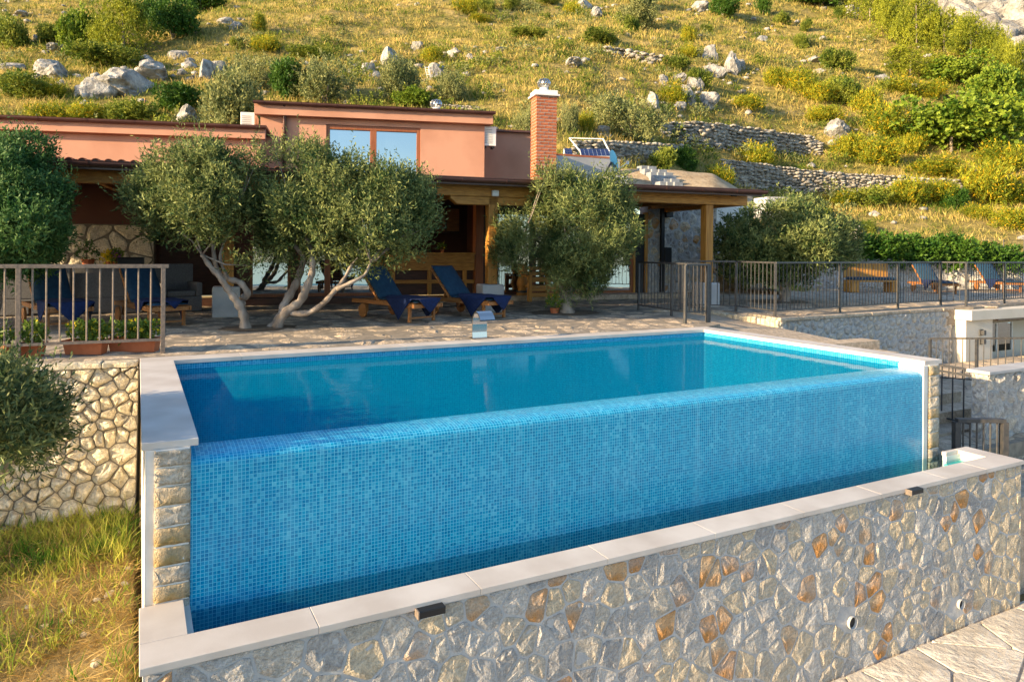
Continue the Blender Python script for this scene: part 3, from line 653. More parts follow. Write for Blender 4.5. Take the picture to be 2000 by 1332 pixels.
# ================================================================ RAILINGS
def railing(name, P, h, label, cat, group, m, bars=.115, post=.045, bar=.018, rail=.035, ext=(0, 0), low=.12, posts=None, top_over=True, bar_m=None, zs=None):
    """posts on the ground polyline P with top and bottom rails and upright bars between"""
    P = [Vector(p) for p in P]; t = empty(name, P[0], label, cat, group)
    up = Vector((0, 0, 1))
    for i, p in enumerate(P):
        if posts is None or i in posts: pbuild(MB().box(p+up*(h/2-.002), (post, post, h-.0), rz=math.atan2((P[min(i+1, len(P)-1)]-P[max(i-1, 0)]).y, (P[min(i+1, len(P)-1)]-P[max(i-1, 0)]).x)), 'post', m, t, .003)
    for i in range(len(P)-1):
        a, b = P[i], P[i+1]; d = (b-a).normalized()
        ea = ext[0] if i == 0 else 0; eb = ext[1] if i == len(P)-2 else 0
        pbuild(MB().beam(a+up*(h+rail*.3)-d*ea, b+up*(h+rail*.3)+d*eb, post*1.05, rail), 'top_rail', m, t, .003)
        pbuild(MB().beam(a+up*low+d*post/2, b+up*low-d*post/2, rail, rail*.7), 'bottom_rail', m, t)
        n = max(1, int(round((b-a).length/bars)))
        for k in range(1, n):
            q = a+(b-a)*k/n; pbuild(MB().tube([q+up*(low+rail*.3), q+up*(h-rail*.3)], bar/2, 6, False), 'bar', bar_m or m, t)
    return t
railing('railing', [Zp(318, 690, 0), Zp(35, 703, 0), Zp(-250, 716, 0)], 1.05, 'weathered iron railing with ribbed upright bars behind the flower boxes on the left wall', 'railing', None, M['iron_rust'], bars=.137, post=.05, bar=.024, rail=.045, ext=(.06, 0), low=.17)
railing('railing', [(9.92, 3.34, 0), (9.69, 2.06, 0), (9.49, .86, 0)], 1.05, 'short dark railing on the deck left of the stair passage', 'railing', None, M['iron'], bars=.125)
railing('gate', [(8.87, .82, 0), (9.44, .86, 0)], 1.05, 'narrow barred iron gate at the back right corner of the pool', 'gate', None, M['iron'], bars=.115, low=.2)
railing('railing', [(11.0, 3.2, 0), (11.81, 2.36, 0), (11.56, 1.13, 0), (13.84, 1.34, 0), (16.26, 1.57, 0), (18.35, 1.78, 0), (18.62, 1.33, 0), (20.6, 1.45, 0), (23, 1.6, 0)], 1.08, 'long dark railing along the right terrace above the rubble retaining wall', 'railing', None, M['iron'], bars=.125)

# ---------------------------------------------------------------- right retaining wall, passage and garage
random.seed(31)
rw = empty('stone_wall', (14, 1.0, -1.2), 'blue grey rubble retaining wall under the right terrace railing', 'stone wall')
A_ = Vector((11.5, .98, 0)); B_ = Vector((17.95, 1.30, 0)); X = (B_-A_).normalized(); Nn = Vector((X.y, -X.x, 0)); LW = (B_-A_).length; HT = 2.1
pbuild(MB().box((A_+B_)/2-Nn*.15+Vector((0, 0, -HT/2-.05)), (LW, .3, HT), rz=math.atan2(X.y, X.x)), 'mortar', M['mortar'], rw)
pts = []
for _ in range(9000):
    p = (random.uniform(0, LW), random.uniform(0, HT)); rr = random.choice((.12, .15, .2, .25))
    if all((p[0]-q[0])**2/1.15+(p[1]-q[1])**2 > ((rr+q[2])/2)**2 for q in pts): pts.append((*p, rr))
rub(rw, [(p[0], p[1]) for p in pts], [(0, 0), (LW, 0), (LW, HT), (0, HT)], A_+Vector((0, 0, -HT-.06)), X, (0, 0, 1), Nn, M['stone_grey'], gap=.018, rnd_=.25, proud=.01, dome=.02, rough=.012, smooth=True)
x = 0
while x < LW-.1:
    ln = min(random.uniform(.5, .9), LW-x); c = A_+X*(x+ln/2)+Vector((0, 0, -.045))-Nn*.14
    fixn(pbuild(MB().box(c+Nn*random.uniform(-.012, .012), (ln-.012, .38, .075), rz=math.atan2(X.y, X.x)), 'capping_slab', M['paver'], rw, .018)); x += ln
# left cheek of the passage: big pale blocks in the sun
ck = empty('passage_wall', (11.5, 1.6, -.6), 'pale block wall catching the sun beside the passage right of the pool', 'wall')
for (ya, yb, za, zb) in ((.98, 1.5, -.34, -.05), (1.52, 2.3, -.30, -.04), (.99, 1.8, -.64, -.36), (1.82, 2.6, -.6, -.33), (2.32, 3.1, -.28, -.03), (.99, 1.6, -1.1, -.66), (1.62, 2.6, -1.0, -.67)):
    pbuild(MB().bb(11.46, 11.72, ya, yb, za, zb), 'stone', M['stone_warm'], ck, .02)
pas = MB(); pas.v = [(8.88, -.4, -.22), (11.5, -.4, -.30), (11.5, 1.2, -.22), (11.5, 3.3, -.05), (9.3, 3.3, -.05), (9.1, .5, -.10), (8.88, .28, -.12)]; pas.f = [tuple(range(7))]
tag(pas.build('path', M['paver']), kind='structure')
for k in range(7): tag(MB().bb(8.9, 12.0, -.75-k*.34, -.4-k*.34, -2.6, -.27-k*.165).build('stair_step', M['paver']), kind='structure')
# court ground on the right
ct = MB(); ct.bb(8.9, 30, -3.4, 1.0, -1.5, -1.30); court = tag(ct.build('courtyard', M['joint']), kind='structure')
random.seed(17); pp = [(x+9.2, y-3.3) for x, y in jitter_pts(12, 4.2, .7, .5)]
rubble(court, pp, [(9.2, -3.3), (21, -3.3), (21, .95), (9.2, .95)], (0, 0, -1.297), (1, 0, 0), (0, 1, 0), (0, 0, 1), M['paver'], name='paver', gap=.014, rnd_=.12, proud=.004, dome=.006, rough=.007, limit=160)
tag(MB().bb(9.0, 11.5, -4.1, -3.41, -3.0, -1.62).build('landing', M['paver']), kind='structure')

gar = empty('garage', (19.5, 1.4, -1.3), 'cream annexe under the terrace with a white window door and flat slab roof', 'annexe')
pbuild(MB().bb(17.97, 30, .86, 1.9, -.30, -.06), 'roof_slab', M['cream'], gar, .01)
pbuild(MB().bb(18.0, 19.15, 1.0, 2.2, -1.5, -.302), 'pilaster', M['cream'], gar)
pbuild(MB().bb(19.152, 30, 1.75, 2.2, -1.5, -.302), 'wall', M['cream'], gar)
wf = pbuild(MB().bb(19.95, 20.0, 1.70, 1.748, -1.3, -.5).bb(21.5, 21.55, 1.70, 1.748, -1.3, -.5).bb(20.001, 21.499, 1.70, 1.748, -.55, -.5).bb(20.75, 20.8, 1.70, 1.748, -1.3, -.551), 'window_frame', M['white_paint'], gar)
pbuild(MB().bb(20.0, 21.5, 1.72, 1.735, -1.3, -.55), 'window_pane', M['glass'], gar)
pbuild(MB().bb(19.2, 30, .9, .96, -.335, -.302), 'gutter', M['gutter'], gar)
for k in range(2):
    P = Vector((18.62, .985, -.62-.22*k)); t = empty('wall_lantern', P, ('upper' if k == 0 else 'lower')+' small dark lantern on the cream annexe pilaster', 'lantern')
    pbuild(MB().box(P, (.13, .03, .15)), 'back_plate', M['iron'], t); pbuild(MB().box(P+Vector((0, -.055, 0)), (.1, .075, .12)), 'lamp_housing', M['iron'], t, .01)
# lower iron work
railing('railing', [Dp(1816, 745, 14.4), Dp(1907, 752, 13.3), Dp(2010, 760, 12.1)], .9, 'dark railing along the court ramp in front of the annexe', 'railing', None, M['iron'], bars=.17, low=.1)
def zat(u, v, dep, z): P = Dp(u, v, dep); P[2] = z; return P
railing('gate', [zat(1826, 0, 10.5, -1.29), zat(1935, 0, 9.75, -1.29)], .88, 'dark double-railed garden gate between the pool and the stone pier', 'gate', None, M['iron'], bars=.17, low=.1, rail=.03, bar=.022)
ga = zat(1826, 0, 10.5, -1.29+.80); gb = zat(1935, 0, 9.75, -1.29+.80)
o = MB().beam(ga, gb, .03, .03).build('upper_rail', M['iron']); loc_parent(o, [x for x in COL.objects if x.get('label', '').startswith('dark double-railed')][0])
railing('railing', [zat(1876, 0, 8.75, -1.62), zat(1969, 0, 8.75, -1.62)], .76, 'low dark stair railing directly behind the right corner of the balance tank', 'railing', None, M['iron'], bars=.085, low=.12, post=.075, rail=.05, bar=.022)
pier = empty('stone_pier', Dp(1990, 880, 9.3), 'thick rubble gate pier with a flat grey cap at the right edge', 'pier')
P0 = zat(1936, 0, 9.45, 0); P0 = Vector(P0)
pz = -.38
pbuild(MB().bb(P0.x, P0.x+1.6, P0.y, P0.y+.2, -2.9, pz), 'mortar', M['mortar'], pier)
random.seed(9); pp = jitter_pts(1.6, 2.4, .26, .22, .3)
rub(pier, pp, [(0, 0), (1.6, 0), (1.6, 2.4), (0, 2.4)], (P0.x, P0.y, pz-2.4), (1, 0, 0), (0, 0, 1), (0, -1, 0), M['stone_grey'], gap=.012, rnd_=.2, proud=.012, dome=.02, rough=.014)
rub(pier, jitter_pts(.2, 2.4, .2, .22, .3), [(0, 0), (.2, 0), (.2, 2.4), (0, 2.4)], (P0.x, P0.y+.2, pz-2.4), (0, -1, 0), (0, 0, 1), (-1, 0, 0), M['stone_grey'], gap=.012, rnd_=.2, proud=.012, dome=.02, rough=.014)
pbuild(MB().bb(P0.x-.05, P0.x+1.65, P0.y-.05, P0.y+.25, pz+.001, pz+.05), 'capping_slab', M['concrete'], pier, .01)
# ================================================================ PLANTERS
def planter(u0, u1, vb, label, rng_seed, flowers):
    a, b = Vector(Zp(u0, vb, 0)), Vector(Zp(u1, vb, 0)); c = (a+b)/2+Vector((0, .1, 0)); ln = (b-a).length; rz = math.atan2((b-a).y, (b-a).x)
    t = empty('flower_box', c, label, 'flower box', 'terracotta flower boxes along the railing', rz)
    m_ = MB(); h = .17
    for (z, wx, wy) in ((0, ln-.05, .15), (h-.03, ln-.01, .19), (h-.03, ln+.015, .215), (h, ln+.015, .215), (h, ln-.02, .17), (h-.03, ln-.03, .16)):
        for sx, sy in ((-1, -1), (1, -1), (1, 1), (-1, 1)): m_.v.append((sx*wx/2, sy*wy/2, z))
    m_.f = [(0, 3, 2, 1)]+[(i*4+j, i*4+(j+1) % 4, (i+1)*4+(j+1) % 4, (i+1)*4+j) for i in range(5) for j in range(4)]+[(20, 21, 22, 23)]
    m_.build('pot', M['terracotta'], t)
    sph = [(random.uniform(-ln/2+.05, ln/2-.05), random.uniform(-.05, .05), h+.07+random.uniform(0, .05), .1) for _ in range(int(ln*16)+3)]
    pos, dr, l_, w_ = crown_data(sph, int(230*ln/.4), 5, .05, .045, .03, up=.5, inner=.2)
    o = bpy.data.objects.new('plants', leaves('plants', pos, dr, l_, w_, M['fleaf'])); link(o, t)
    for i in range(flowers):
        s = random.choice(sph); f = MB(); r = .022
        q = Vector((s[0], s[1]-.06, s[2]+.04+random.uniform(-.02, .05)))
        for k in range(5):
            an = 2*math.pi*k/5; f.v += [tuple(q), tuple(q+Vector((math.cos(an-.5)*r, -.006, math.sin(an-.5)*r))), tuple(q+Vector((math.cos(an)*r*1.35, -.012, math.sin(an)*r*1.35))), tuple(q+Vector((math.cos(an+.5)*r, -.006, math.sin(an+.5)*r)))]
            b_ = len(f.v)-4; f.f.append((b_, b_+1, b_+2, b_+3))
        f.build('flower', M['yellow'], t)
random.seed(2)
planter(-60, 15, 705, 'terracotta flower box at the left edge with yellow flowers', 1, 5)
planter(40, 81, 699, 'short terracotta box of leafy green plants without flowers beside the railing post', 2, 0)
planter(128, 206, 693, 'long terracotta flower box with yellow flowers, second from the pool corner', 3, 8)
planter(216, 310, 688, 'terracotta flower box on a tray nearest the pool corner', 4, 3)
# ================================================================ POOL FOUNTAIN
fo = empty('water_fountain', Zp(940, 660, 0), 'curved brushed steel water blade standing on the back coping of the pool', 'pool fountain')
P = Vector(Zp(940, 661, 0)); m_ = MB(); n = 14; wd = .24
R_ = .17; pr = []
for i in range(n+1):
    t = i/n
    if t < .55: s = t/.55; pr.append((-.02+.05*math.sin(s*math.pi*.5)*0, 0+s*.28))
    else: s = (t-.55)/.45; an = s*math.pi*.62; pr.append((-.02-.15*(1-math.cos(an))*1.0, .28+.13*math.sin(an)))
# profile: upright back sheet that curls over towards the water (-y)
path_ = [(0.06, 0), (.075, .10), (.07, .22), (.045, .32), (0, .385), (-.06, .405), (-.12, .385), (-.17, .34), (-.20, .29)]
for (y, z) in path_:
    for x in (-wd/2, wd/2):
        m_.v.append((P.x+x, P.y+y, z))
for (y, z) in path_:
    for x in (-wd/2, wd/2): m_.v.append((P.x+x, P.y+y*.88-.01, z*.965-.008))
k = len(path_)
for i in range(k-1):
    a = 2*i; m_.f += [(a, a+1, a+3, a+2), (2*k+a, 2*k+a+2, 2*k+a+3, 2*k+a+1), (a, a+2, 2*k+a+2, 2*k+a), (a+1, 2*k+a+1, 2*k+a+3, a+3)]
m_.smooth = False; fixn(pbuild(m_, 'spout_sheet', M['steel'], fo))
pbuild(MB().bb(P.x-wd/2-.03, P.x+wd/2+.03, P.y-.02, P.y+.12, .002, .012), 'base_plate', M['steel'], fo)
# ================================================================ HOUSE
def frame(ox, oy, deg):
    c, s = math.cos(R(deg)), math.sin(R(deg))
    f = lambda x, y, z=0: Vector((ox+c*x-s*y, oy+s*x+c*y, z)); f.X = Vector((c, s, 0)); f.Y = Vector((-s, c, 0)); f.O = (ox, oy, 0); f.rz = R(deg); f.ex = (f.X, f.Y, Vector((0, 0, 1)))
    def at(u, v, y=0):
        P = PLp(u, v, f(0, y), f.Y); d = Vector(P)-f(0, 0); return d.dot(f.X), P[2]
    f.at = at
    def bb(mb, x0, x1, y0, y1, z0, z1): return mb.box(f((x0+x1)/2, (y0+y1)/2, (z0+z1)/2), (x1-x0, y1-y0, z1-z0), ex=f.ex)
    f.bb = bb
    return f
pf = frame(1.35, 4.9, -7.6); hf = frame(2.41, 8.41, -15.4)
house = empty('house', pf(4, 3, 0), 'terracotta house with timber pergola porch, brown gutters and a raised upper storey', 'house')
def hb(name, m, f, *boxes, bevel=0):
    mb = MB()
    for b in boxes: f.bb(mb, *b)
    return pbuild(mb, name, m, house, bevel)
def sub(o, parent_part):
    o.parent = parent_part; return o
def gutter(f, x0, x1, y, z, r=.065, brackets=.6, name='gutter'):
    m_ = MB(); n = 8
    for x in (x0, x1):
        for i in range(n+1): a = math.pi+math.pi*i/n; m_.v.append(tuple(f(x, y+r*math.cos(a), z+r*math.sin(a))))
        m_.v += [tuple(f(x, y+r*1.0, z+.012)), tuple(f(x, y-r*1.12, z+.012))]
    k = n+3
    for i in range(k): m_.f.append((i, (i+1) % k, k+(i+1) % k, k+i))
    m_.f += [tuple(range(k)), tuple(range(2*k-1, k-1, -1))]
    g = fixn(pbuild(m_, name, M['gutter'], house))
    if brackets:
        q = x0+.25
        while q < x1:
            m_ = MB(); pts = [f(q, y+r*1.06*math.cos(math.pi+math.pi*i/6), z+r*1.08*math.sin(math.pi+math.pi*i/6)) for i in range(7)]
            for a, b in zip(pts[:-1], pts[1:]): m_.beam(a, b, .02, .006)
            sub(m_.build('bracket', M['gutter']), g); q += brackets
    return g
# ---- posts, plinths and beams
XP = [pf.at(445, 560, .1)[0], pf.at(960, 556, .1)[0], pf.at(1381, 552, .1)[0]]
XP = [XP[0]-5.6]+XP
XE = pf.at(1466, 385, -.1)[0]
for i, x in enumerate(XP):
    m_ = MB(); pf.bb(m_, x-.27, x+.22, -.1, .34, 0, .575); pbuild(m_, 'plinth', M['concrete'], house, .03)
    hb('post', M['pine_v'], pf, (x-.105, x+.105, .02, .23, .576, 2.42), bevel=.012)
    if i in (1, 2):
        m_ = MB(); m_.prism([(-.95, .17), (.95, .17), (.95, .12), (.8, 0), (-.8, 0), (-.95, .12)], pf(x, .02, 2.25), pf.X, (0, 0, 1), pf.Y, .2); fixn(pbuild(m_, 'bracket_beam', M['pine'], house, .008))
hb('front_beam', M['pine'], pf, (-9, XE, -.0, .22, 2.425, 2.66), bevel=.01)
hb('side_beam', M['pine'], pf, (XE-.22, XE, .222, 3.2, 2.425, 2.66), bevel=.01)
for x in np.arange(-8.6, XE-.3, .8): hb('rafter', M['pine'], pf, (x-.05, x+.05, .23, 3.18, 2.50, 2.655))
hb('fascia_board', M['gutter'], pf, (-9, XE+.05, -.42, -.39, 2.62, 2.78))
m_ = MB()
for s in (0, 1):
    pass
rf = MB(); rf.v = [tuple(pf(-9, -.42, 2.72)), tuple(pf(XE+.08, -.42, 2.72)), tuple(pf(XE+.08, 3.4, 2.86)), tuple(pf(-9, 3.4, 2.86)), tuple(pf(-9, -.42, 2.665)), tuple(pf(XE+.08, -.42, 2.665)), tuple(pf(XE+.08, 3.4, 2.80)), tuple(pf(-9, 3.4, 2.80))]
rf.f = [(0, 1, 2, 3), (4, 7, 6, 5), (0, 4, 5, 1), (1, 5, 6, 2), (2, 6, 7, 3), (3, 7, 4, 0)]
proof = pbuild(rf, 'porch_roof', M['gutter'], house)
# barrel tiles on the left stretch of the porch roof
tm = None
xe_t = pf.at(560, 330, -.4)[0]; x = -8.8
M['rooftile'] = mat('clay_roof_tile', (.20, .06, .035), .8, (.30, .11, .06), 9, bump=.003, rnd=[(0, (.7, .7, .7)), (1, (1.1, 1, 1))])
while x < xe_t:
    for row in range(2):
        if tm is None:
            m_ = MB(); n = 8
            for (yy, rr, zz_) in ((0, .085, 0), (1.7, .07, .065), (0, .070, 0), (1.7, .055, .065)):
                for i in range(n+1): a = math.pi*i/n; m_.v.append((rr*math.cos(a), yy, zz_+rr*math.sin(a)))
            k = n+1
            for i in range(n): m_.f += [(i, i+1, k+i+1, k+i), (2*k+i, 3*k+i, 3*k+i+1, 2*k+i+1), (i, 2*k+i, 2*k+i+1, i+1)]
            m_.smooth = True; tm = m_.mesh('roof_tile', M['rooftile'])
        o = bpy.data.objects.new('tile', tm); COL.objects.link(o); o.rotation_euler = (0, 0, pf.rz); o.location = pf(x, -.44+row*1.62, 2.725+row*.07); sub(o, proof)
    x += .2
gutter(pf, -9, XE+.1, -.5, 2.735, .075, .95)
# porch floor step and back walls
hb('porch_step', M['dark_wood'], pf, (-9, 4.6, 2.7, 3.3, .001, .15))
hb('porch_step', M['paver'], pf, (4.6, XE+.3, 2.7, 3.35, .001, .13))
BY = 3.2
xs = lambda u, v=500, y=BY: pf.at(u, v, y)[0]
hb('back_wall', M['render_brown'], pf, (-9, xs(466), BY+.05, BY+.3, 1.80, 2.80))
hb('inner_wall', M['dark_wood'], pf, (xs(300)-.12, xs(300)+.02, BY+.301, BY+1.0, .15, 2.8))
bw = hb('stone_base', M['mortar_warm'], pf, (-9, xs(300), BY+.06, BY+.3, .151, 1.80))
random.seed(12); wd_ = xs(300)-xs(-60)
def rubh(parent_part, pts, clip, O, X, Y, N, m, **k):
    before = set(COL.objects); rubble(None, pts, clip, O, X, Y, N, m, **k)
    for o in COL.objects:
        if o not in before: sub(o, parent_part)
rubh(bw, jitter_pts(wd_, 1.65, .42, .34, .3), [(0, 0), (wd_, 0), (wd_, 1.64), (0, 1.64)], pf(xs(-60), BY+.06, .152), pf.X, (0, 0, 1), -pf.Y, M['stone_warm'], gap=.02, rnd_=.18, proud=.012, dome=.015, rough=.008)
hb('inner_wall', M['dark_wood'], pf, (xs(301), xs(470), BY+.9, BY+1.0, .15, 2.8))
hb('door_post', M['dark_wood'], pf, (xs(464), xs(488), BY-.05, BY+.12, .15, 2.8))
# sliding glass front
for (ua, ub) in ((488, 568), (582, 640), (640, 735)):
    a, b = xs(ua), xs(ub); f_ = hb('glass_door', M['window_wood'], pf, (a, a+.07, BY, BY+.08, .151, 2.5), (b-.07, b-.001, BY, BY+.08, .151, 2.5), (a+.071, b-.071, BY, BY+.08, 2.42, 2.5), (a+.071, b-.071, BY, BY+.08, .151, .23))
    sub(pf.bb(MB(), a+.071, b-.071, BY+.03, BY+.045, .231, 2.419).build('pane', M['glass']), f_)
hb('door_post', M['dark_wood'], pf, (xs(568), xs(582), BY-.05, BY+.12, .15, 2.8))
hb('lintel', M['dark_wood'], pf, (xs(488), xs(735)+.01, BY-.02, BY+.12, 2.501, 2.8))
# kitchen opening with counter
xk0, xk1 = xs(735)+.01, xs(924)
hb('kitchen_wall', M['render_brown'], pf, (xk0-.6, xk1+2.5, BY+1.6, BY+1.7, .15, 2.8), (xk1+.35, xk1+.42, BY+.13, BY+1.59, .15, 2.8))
hb('kitchen_jamb', M['pine_v'], pf, (xk0, xk0+.16, BY+.0, BY+.2, .151, 2.45)); hb('lintel', M['dark_wood'], pf, (xk0, xk1, BY-.02, BY+.1, 2.46, 2.8))
cab = hb('wall_cupboard', M['dark_wood'], pf, (xs(830), xs(915), BY+.8, BY+1.2, 1.75, 2.45))
for q in range(3):
    a = xs(830)+(xs(915)-xs(830))*q/3; sub(pf.bb(MB(), a+.02, a+(xs(915)-xs(830))/3-.02, BY+.76, BY+.798, 1.8, 2.4).build('cupboard_door', M['teak']), cab)
cn = empty('bar_counter', pf((xk0+xk1)/2, BY-.1, .15), 'long varnished pine bar counter under the dark kitchen opening', 'bar counter')
z0b, z1b = .72, 1.22
for i, (za, zb_) in enumerate(((.78, .97), (.975, 1.18))): pbuild(pf.bb(MB(), xk0+.17, xk1, BY-.12, BY-.06, za, zb_), 'plank', M['pine'], cn, .006)
pbuild(pf.bb(MB(), xk0+.17, xk1, BY-.2, BY+.3, 1.185, 1.23), 'counter_top', M['pine'], cn, .006)
pbuild(pf.bb(MB(), xk0+.17, xk1, BY+.0, BY+.06, .16, .775), 'counter_back', M['dark_wood'], cn)
pbuild(pf.bb(MB(), xk0+.17, xk1, BY-.12, BY-.06, .45, .54), 'foot_rail', M['pine'], cn)
for q in (.1, .5, .9): a = xk0+.17+(xk1-xk0-.17)*q; pbuild(pf.bb(MB(), a-.05, a+.05, BY-.055, BY-.001, .16, 1.18), 'leg', M['pine_v'], cn)
plp = pf(xs(866), BY+.1, 1.23); pl_ = empty('potted_plant', plp, 'tiny green potted plant on the bar counter', 'plant')
pbuild(MB().tube([plp, plp+Vector((0, 0, .08))], [.04, .05], 10), 'pot', M['terracotta'], pl_)
pos, dr, l_, w_ = crown_data([(plp.x, plp.y, plp.z+.12, .06)], 16, 3, .05, .12, .03, up=.5); o = bpy.data.objects.new('plants', leaves('plants', pos, dr, l_, w_, M['fleaf'])); COL.objects.link(o); loc_parent(o, pl_)
hb('corner_post', M['window_wood'], pf, (xs(926), xs(941), BY-.12, BY+.12, .151, 2.8))
# right part: glass, wood panels, door and rubble wall
xa, xb = xs(942), xs(1040)
f_ = hb('glass_door', M['dark_wood'], pf, (xa, xa+.07, BY, BY+.08, .14, 2.5), (xb-.07, xb, BY, BY+.08, .14, 2.5), (xa+.071, xb-.071, BY, BY+.08, 2.42, 2.5), (xa+.071, xb-.071, BY, BY+.08, .14, .22))
sub(pf.bb(MB(), xa+.071, xb-.071, BY+.03, BY+.045, .221, 2.419).build('pane', M['glass']), f_)
xa, xb = xs(1040)+.005, xs(1238)
f_ = hb('window', M['window_wood'], pf, (xa, xa+.1, BY, BY+.08, .14, 2.5), (xb-.1, xb, BY, BY+.08, .14, 2.5), (xa+.101, xb-.101, BY, BY+.08, 2.42, 2.5), (xa+.101, xb-.101, BY, BY+.08, .14, .22), ((xa+xb)/2-.05, (xa+xb)/2+.05, BY, BY+.08, .221, 2.419))
for (q0, q1) in ((xa+.101, (xa+xb)/2-.051), ((xa+xb)/2+.051, xb-.101)): sub(pf.bb(MB(), q0, q1, BY+.03, BY+.045, .221, 2.419).build('pane', M['glass']), f_)
hb('lintel', M['dark_wood'], pf, (xs(942), xs(1238), BY-.02, BY+.12, 2.501, 2.8))
hb('door', M['black'], pf, (xs(1240), xs(1258), BY+.0, BY+.08, .14, 2.35)); hb('door_frame', M['pine_v'], pf, (xs(1258), xs(1264), BY-.03, BY+.1, .14, 2.4), (xs(1239)-.04, xs(1240), BY-.03, BY+.1, .14, 2.4))
x0_, x1_ = xs(1264), xs(1372)+.5
swl = hb('stone_facing', M['mortar'], pf, (x0_, x1_, BY+.02, BY+.4, .135, 2.8))
random.seed(41); W2 = x1_-x0_
pts = []
for _ in range(5000):
    p = (random.uniform(0, W2), random.uniform(0, 2.5)); rr = random.choice((.16, .22, .3))
    if all((p[0]-q[0])**2+(p[1]-q[1])**2 > ((rr+q[2])/2)**2 for q in pts): pts.append((*p, rr))
rubh(swl, [(p[0], p[1]) for p in pts], [(0, 0), (W2, 0), (W2, 2.5), (0, 2.5)], pf(x0_, BY+.02, .14), pf.X, (0, 0, 1), -pf.Y, M['stone'], gap=.02, rnd_=.25, proud=.01, dome=.02, rough=.012)
xd = xs(1291); hb('downpipe', M['black'], pf, (xd-.05, xd+.05, BY-.10, BY-.01, .15, 2.6)); hb('meter_box', M['black'], pf, (xd+.055, xd+.28, BY-.12, BY-.01, .98, 1.42), bevel=.01)
pp_ = pf(xs(1303, 410), BY-.06, 2.45); hb('wall_lantern', M['black'], pf, (xs(1296, 410), xs(1310, 410), BY-.14, BY-.01, 2.28, 2.48), bevel=.01)
# small spotlight on the beam and security camera at the corner
for (u, v, lab, nm) in ((967, 378, 'white square spotlight on the pergola beam above the middle post', 'spotlight'), (1433, 379, 'small black camera under the roof corner of the pergola', 'camera_dome')):
    a, z_ = pf.at(u, v, -.06); P = pf(a, -.07, z_); t = empty(nm, P, lab, 'spotlight' if nm == 'spotlight' else 'camera')
    pbuild(MB().box(P, (.15, .08, .13), ex=pf.ex), 'housing', M['white_paint'] if nm == 'spotlight' else M['black'], t, .02); pbuild(MB().box(P+pf.Y*.05, (.04, .05, .04), ex=pf.ex), 'bracket', M['black'], t)
# ---- left wing upper wall
wf_ = frame(-2.64, 8.75, -15.4)
xr_ = wf_.at(518, 260, 0)[0]; ZG = 4.03
hb('wing_wall', M['render'], wf_, (-9, xr_-.12, .16, 3.4, 2.7, ZG-.02)); hb('wing_fascia', M['render'], wf_, (-9, xr_, -.02, .158, ZG-.27, ZG-.03), bevel=.004)
hb('wing_roof', M['gutter'], wf_, (-9, xr_+.03, -.03, 3.5, ZG-.018, ZG+.03)); gutter(wf_, -9, xr_+.03, -.10, ZG+.0, .06, .95)
# ---- upper storey
x0_, x1_ = hf.at(497, 200, -.0)[0], hf.at(963, 220, -.0)[0]; ZB = 4.80
wx1 = hf.at(946, 300, .18)[0]; wx0 = x0_+.12
hb('upper_wall', M['render'], hf, (wx0, hf.at(637, 290, .2)[0], .18, 4.0, 2.75, ZB-.03), (hf.at(821, 290, .2)[0], wx1, .18, 4.0, 2.75, ZB-.03), (hf.at(637, 290, .2)[0]+.001, hf.at(821, 290, .2)[0]-.001, .18, .5, hf.at(700, 246, .2)[1], ZB-.03))
hb('upper_fascia', M['render'], hf, (x0_, x1_, -.02, .178, ZB-.29, ZB-.03), bevel=.004); hb('side_fascia', M['render'], hf, (x1_-.19, x1_, .18, 4.1, ZB-.29, ZB-.03))
hb('upper_roof', M['gutter'], hf, (x0_-.02, x1_+.04, -.03, 4.2, ZB-.028, ZB+.03)); gutter(hf, x0_-.02, x1_+.04, -.10, ZB, .06, .85)
wa, wb = hf.at(637, 290, .2)[0], hf.at(821, 290, .2)[0]; wz1 = hf.at(700, 246, .2)[1]; wz0 = 2.95; wm = hf.at(729, 290, .25)[0]
f_ = hb('window', M['window_wood'], hf, (wa+.002, wa+.09, .21, .32, wz0, wz1-.002), (wb-.09, wb-.002, .21, .32, wz0, wz1-.002), (wa+.091, wb-.091, .21, .32, wz1-.11, wz1-.002), (wa+.091, wb-.091, .21, .32, wz0, wz0+.1), (wm-.08, wm+.08, .20, .31, wz0+.101, wz1-.111), bevel=.006)
for (q0, q1) in ((wa+.091, wm-.081), (wm+.081, wb-.091)): sub(hf.bb(MB(), q0, q1, .27, .28, wz0+.101, wz1-.111).build('pane', M['glass']), f_)
hb('window_back', M['black'], hf, (wa, wb, .34, .4, 2.8, wz1))
xdp = hf.at(556, 220, .1)[0]; m_ = MB().tube([hf(xdp, .0, ZB-.03), hf(xdp, .12, ZB-.3), hf(xdp, .12, 2.8)], .045, 10); m_.smooth = True; pbuild(m_, 'downpipe', M['gutter'], house)
for z_ in (4.2, 3.5): hb('pipe_clip', M['gutter'], hf, (xdp-.06, xdp+.06, .10, .179, z_, z_+.03))
# set-back part on the right
sf = frame(*hf(0, 1.7)[:2], -15.4)
a_, b_ = sf.at(930, 260)[0], sf.at(1046, 300)[0]; zt_ = 4.62
hb('rear_wall', M['render'], sf, (a_, b_, 0, 2.2, 2.6, zt_)); hb('rear_roof', M['gutter'], sf, (a_, b_+.08, -.12, 2.4, zt_+.002, zt_+.06))
m_ = MB(); P1 = sf(b_+.02, -.1, zt_-.02); q = [P1, P1+Vector((.25, -.1, -.12)), P1+Vector((.33, -.12, -.3)), P1+Vector((.33, -.12, -1.5)), P1+Vector((.15, -.3, -1.85))]
m_.tube(q, .05, 8); m_.smooth = True; pbuild(m_, 'downpipe', M['iron'], house)
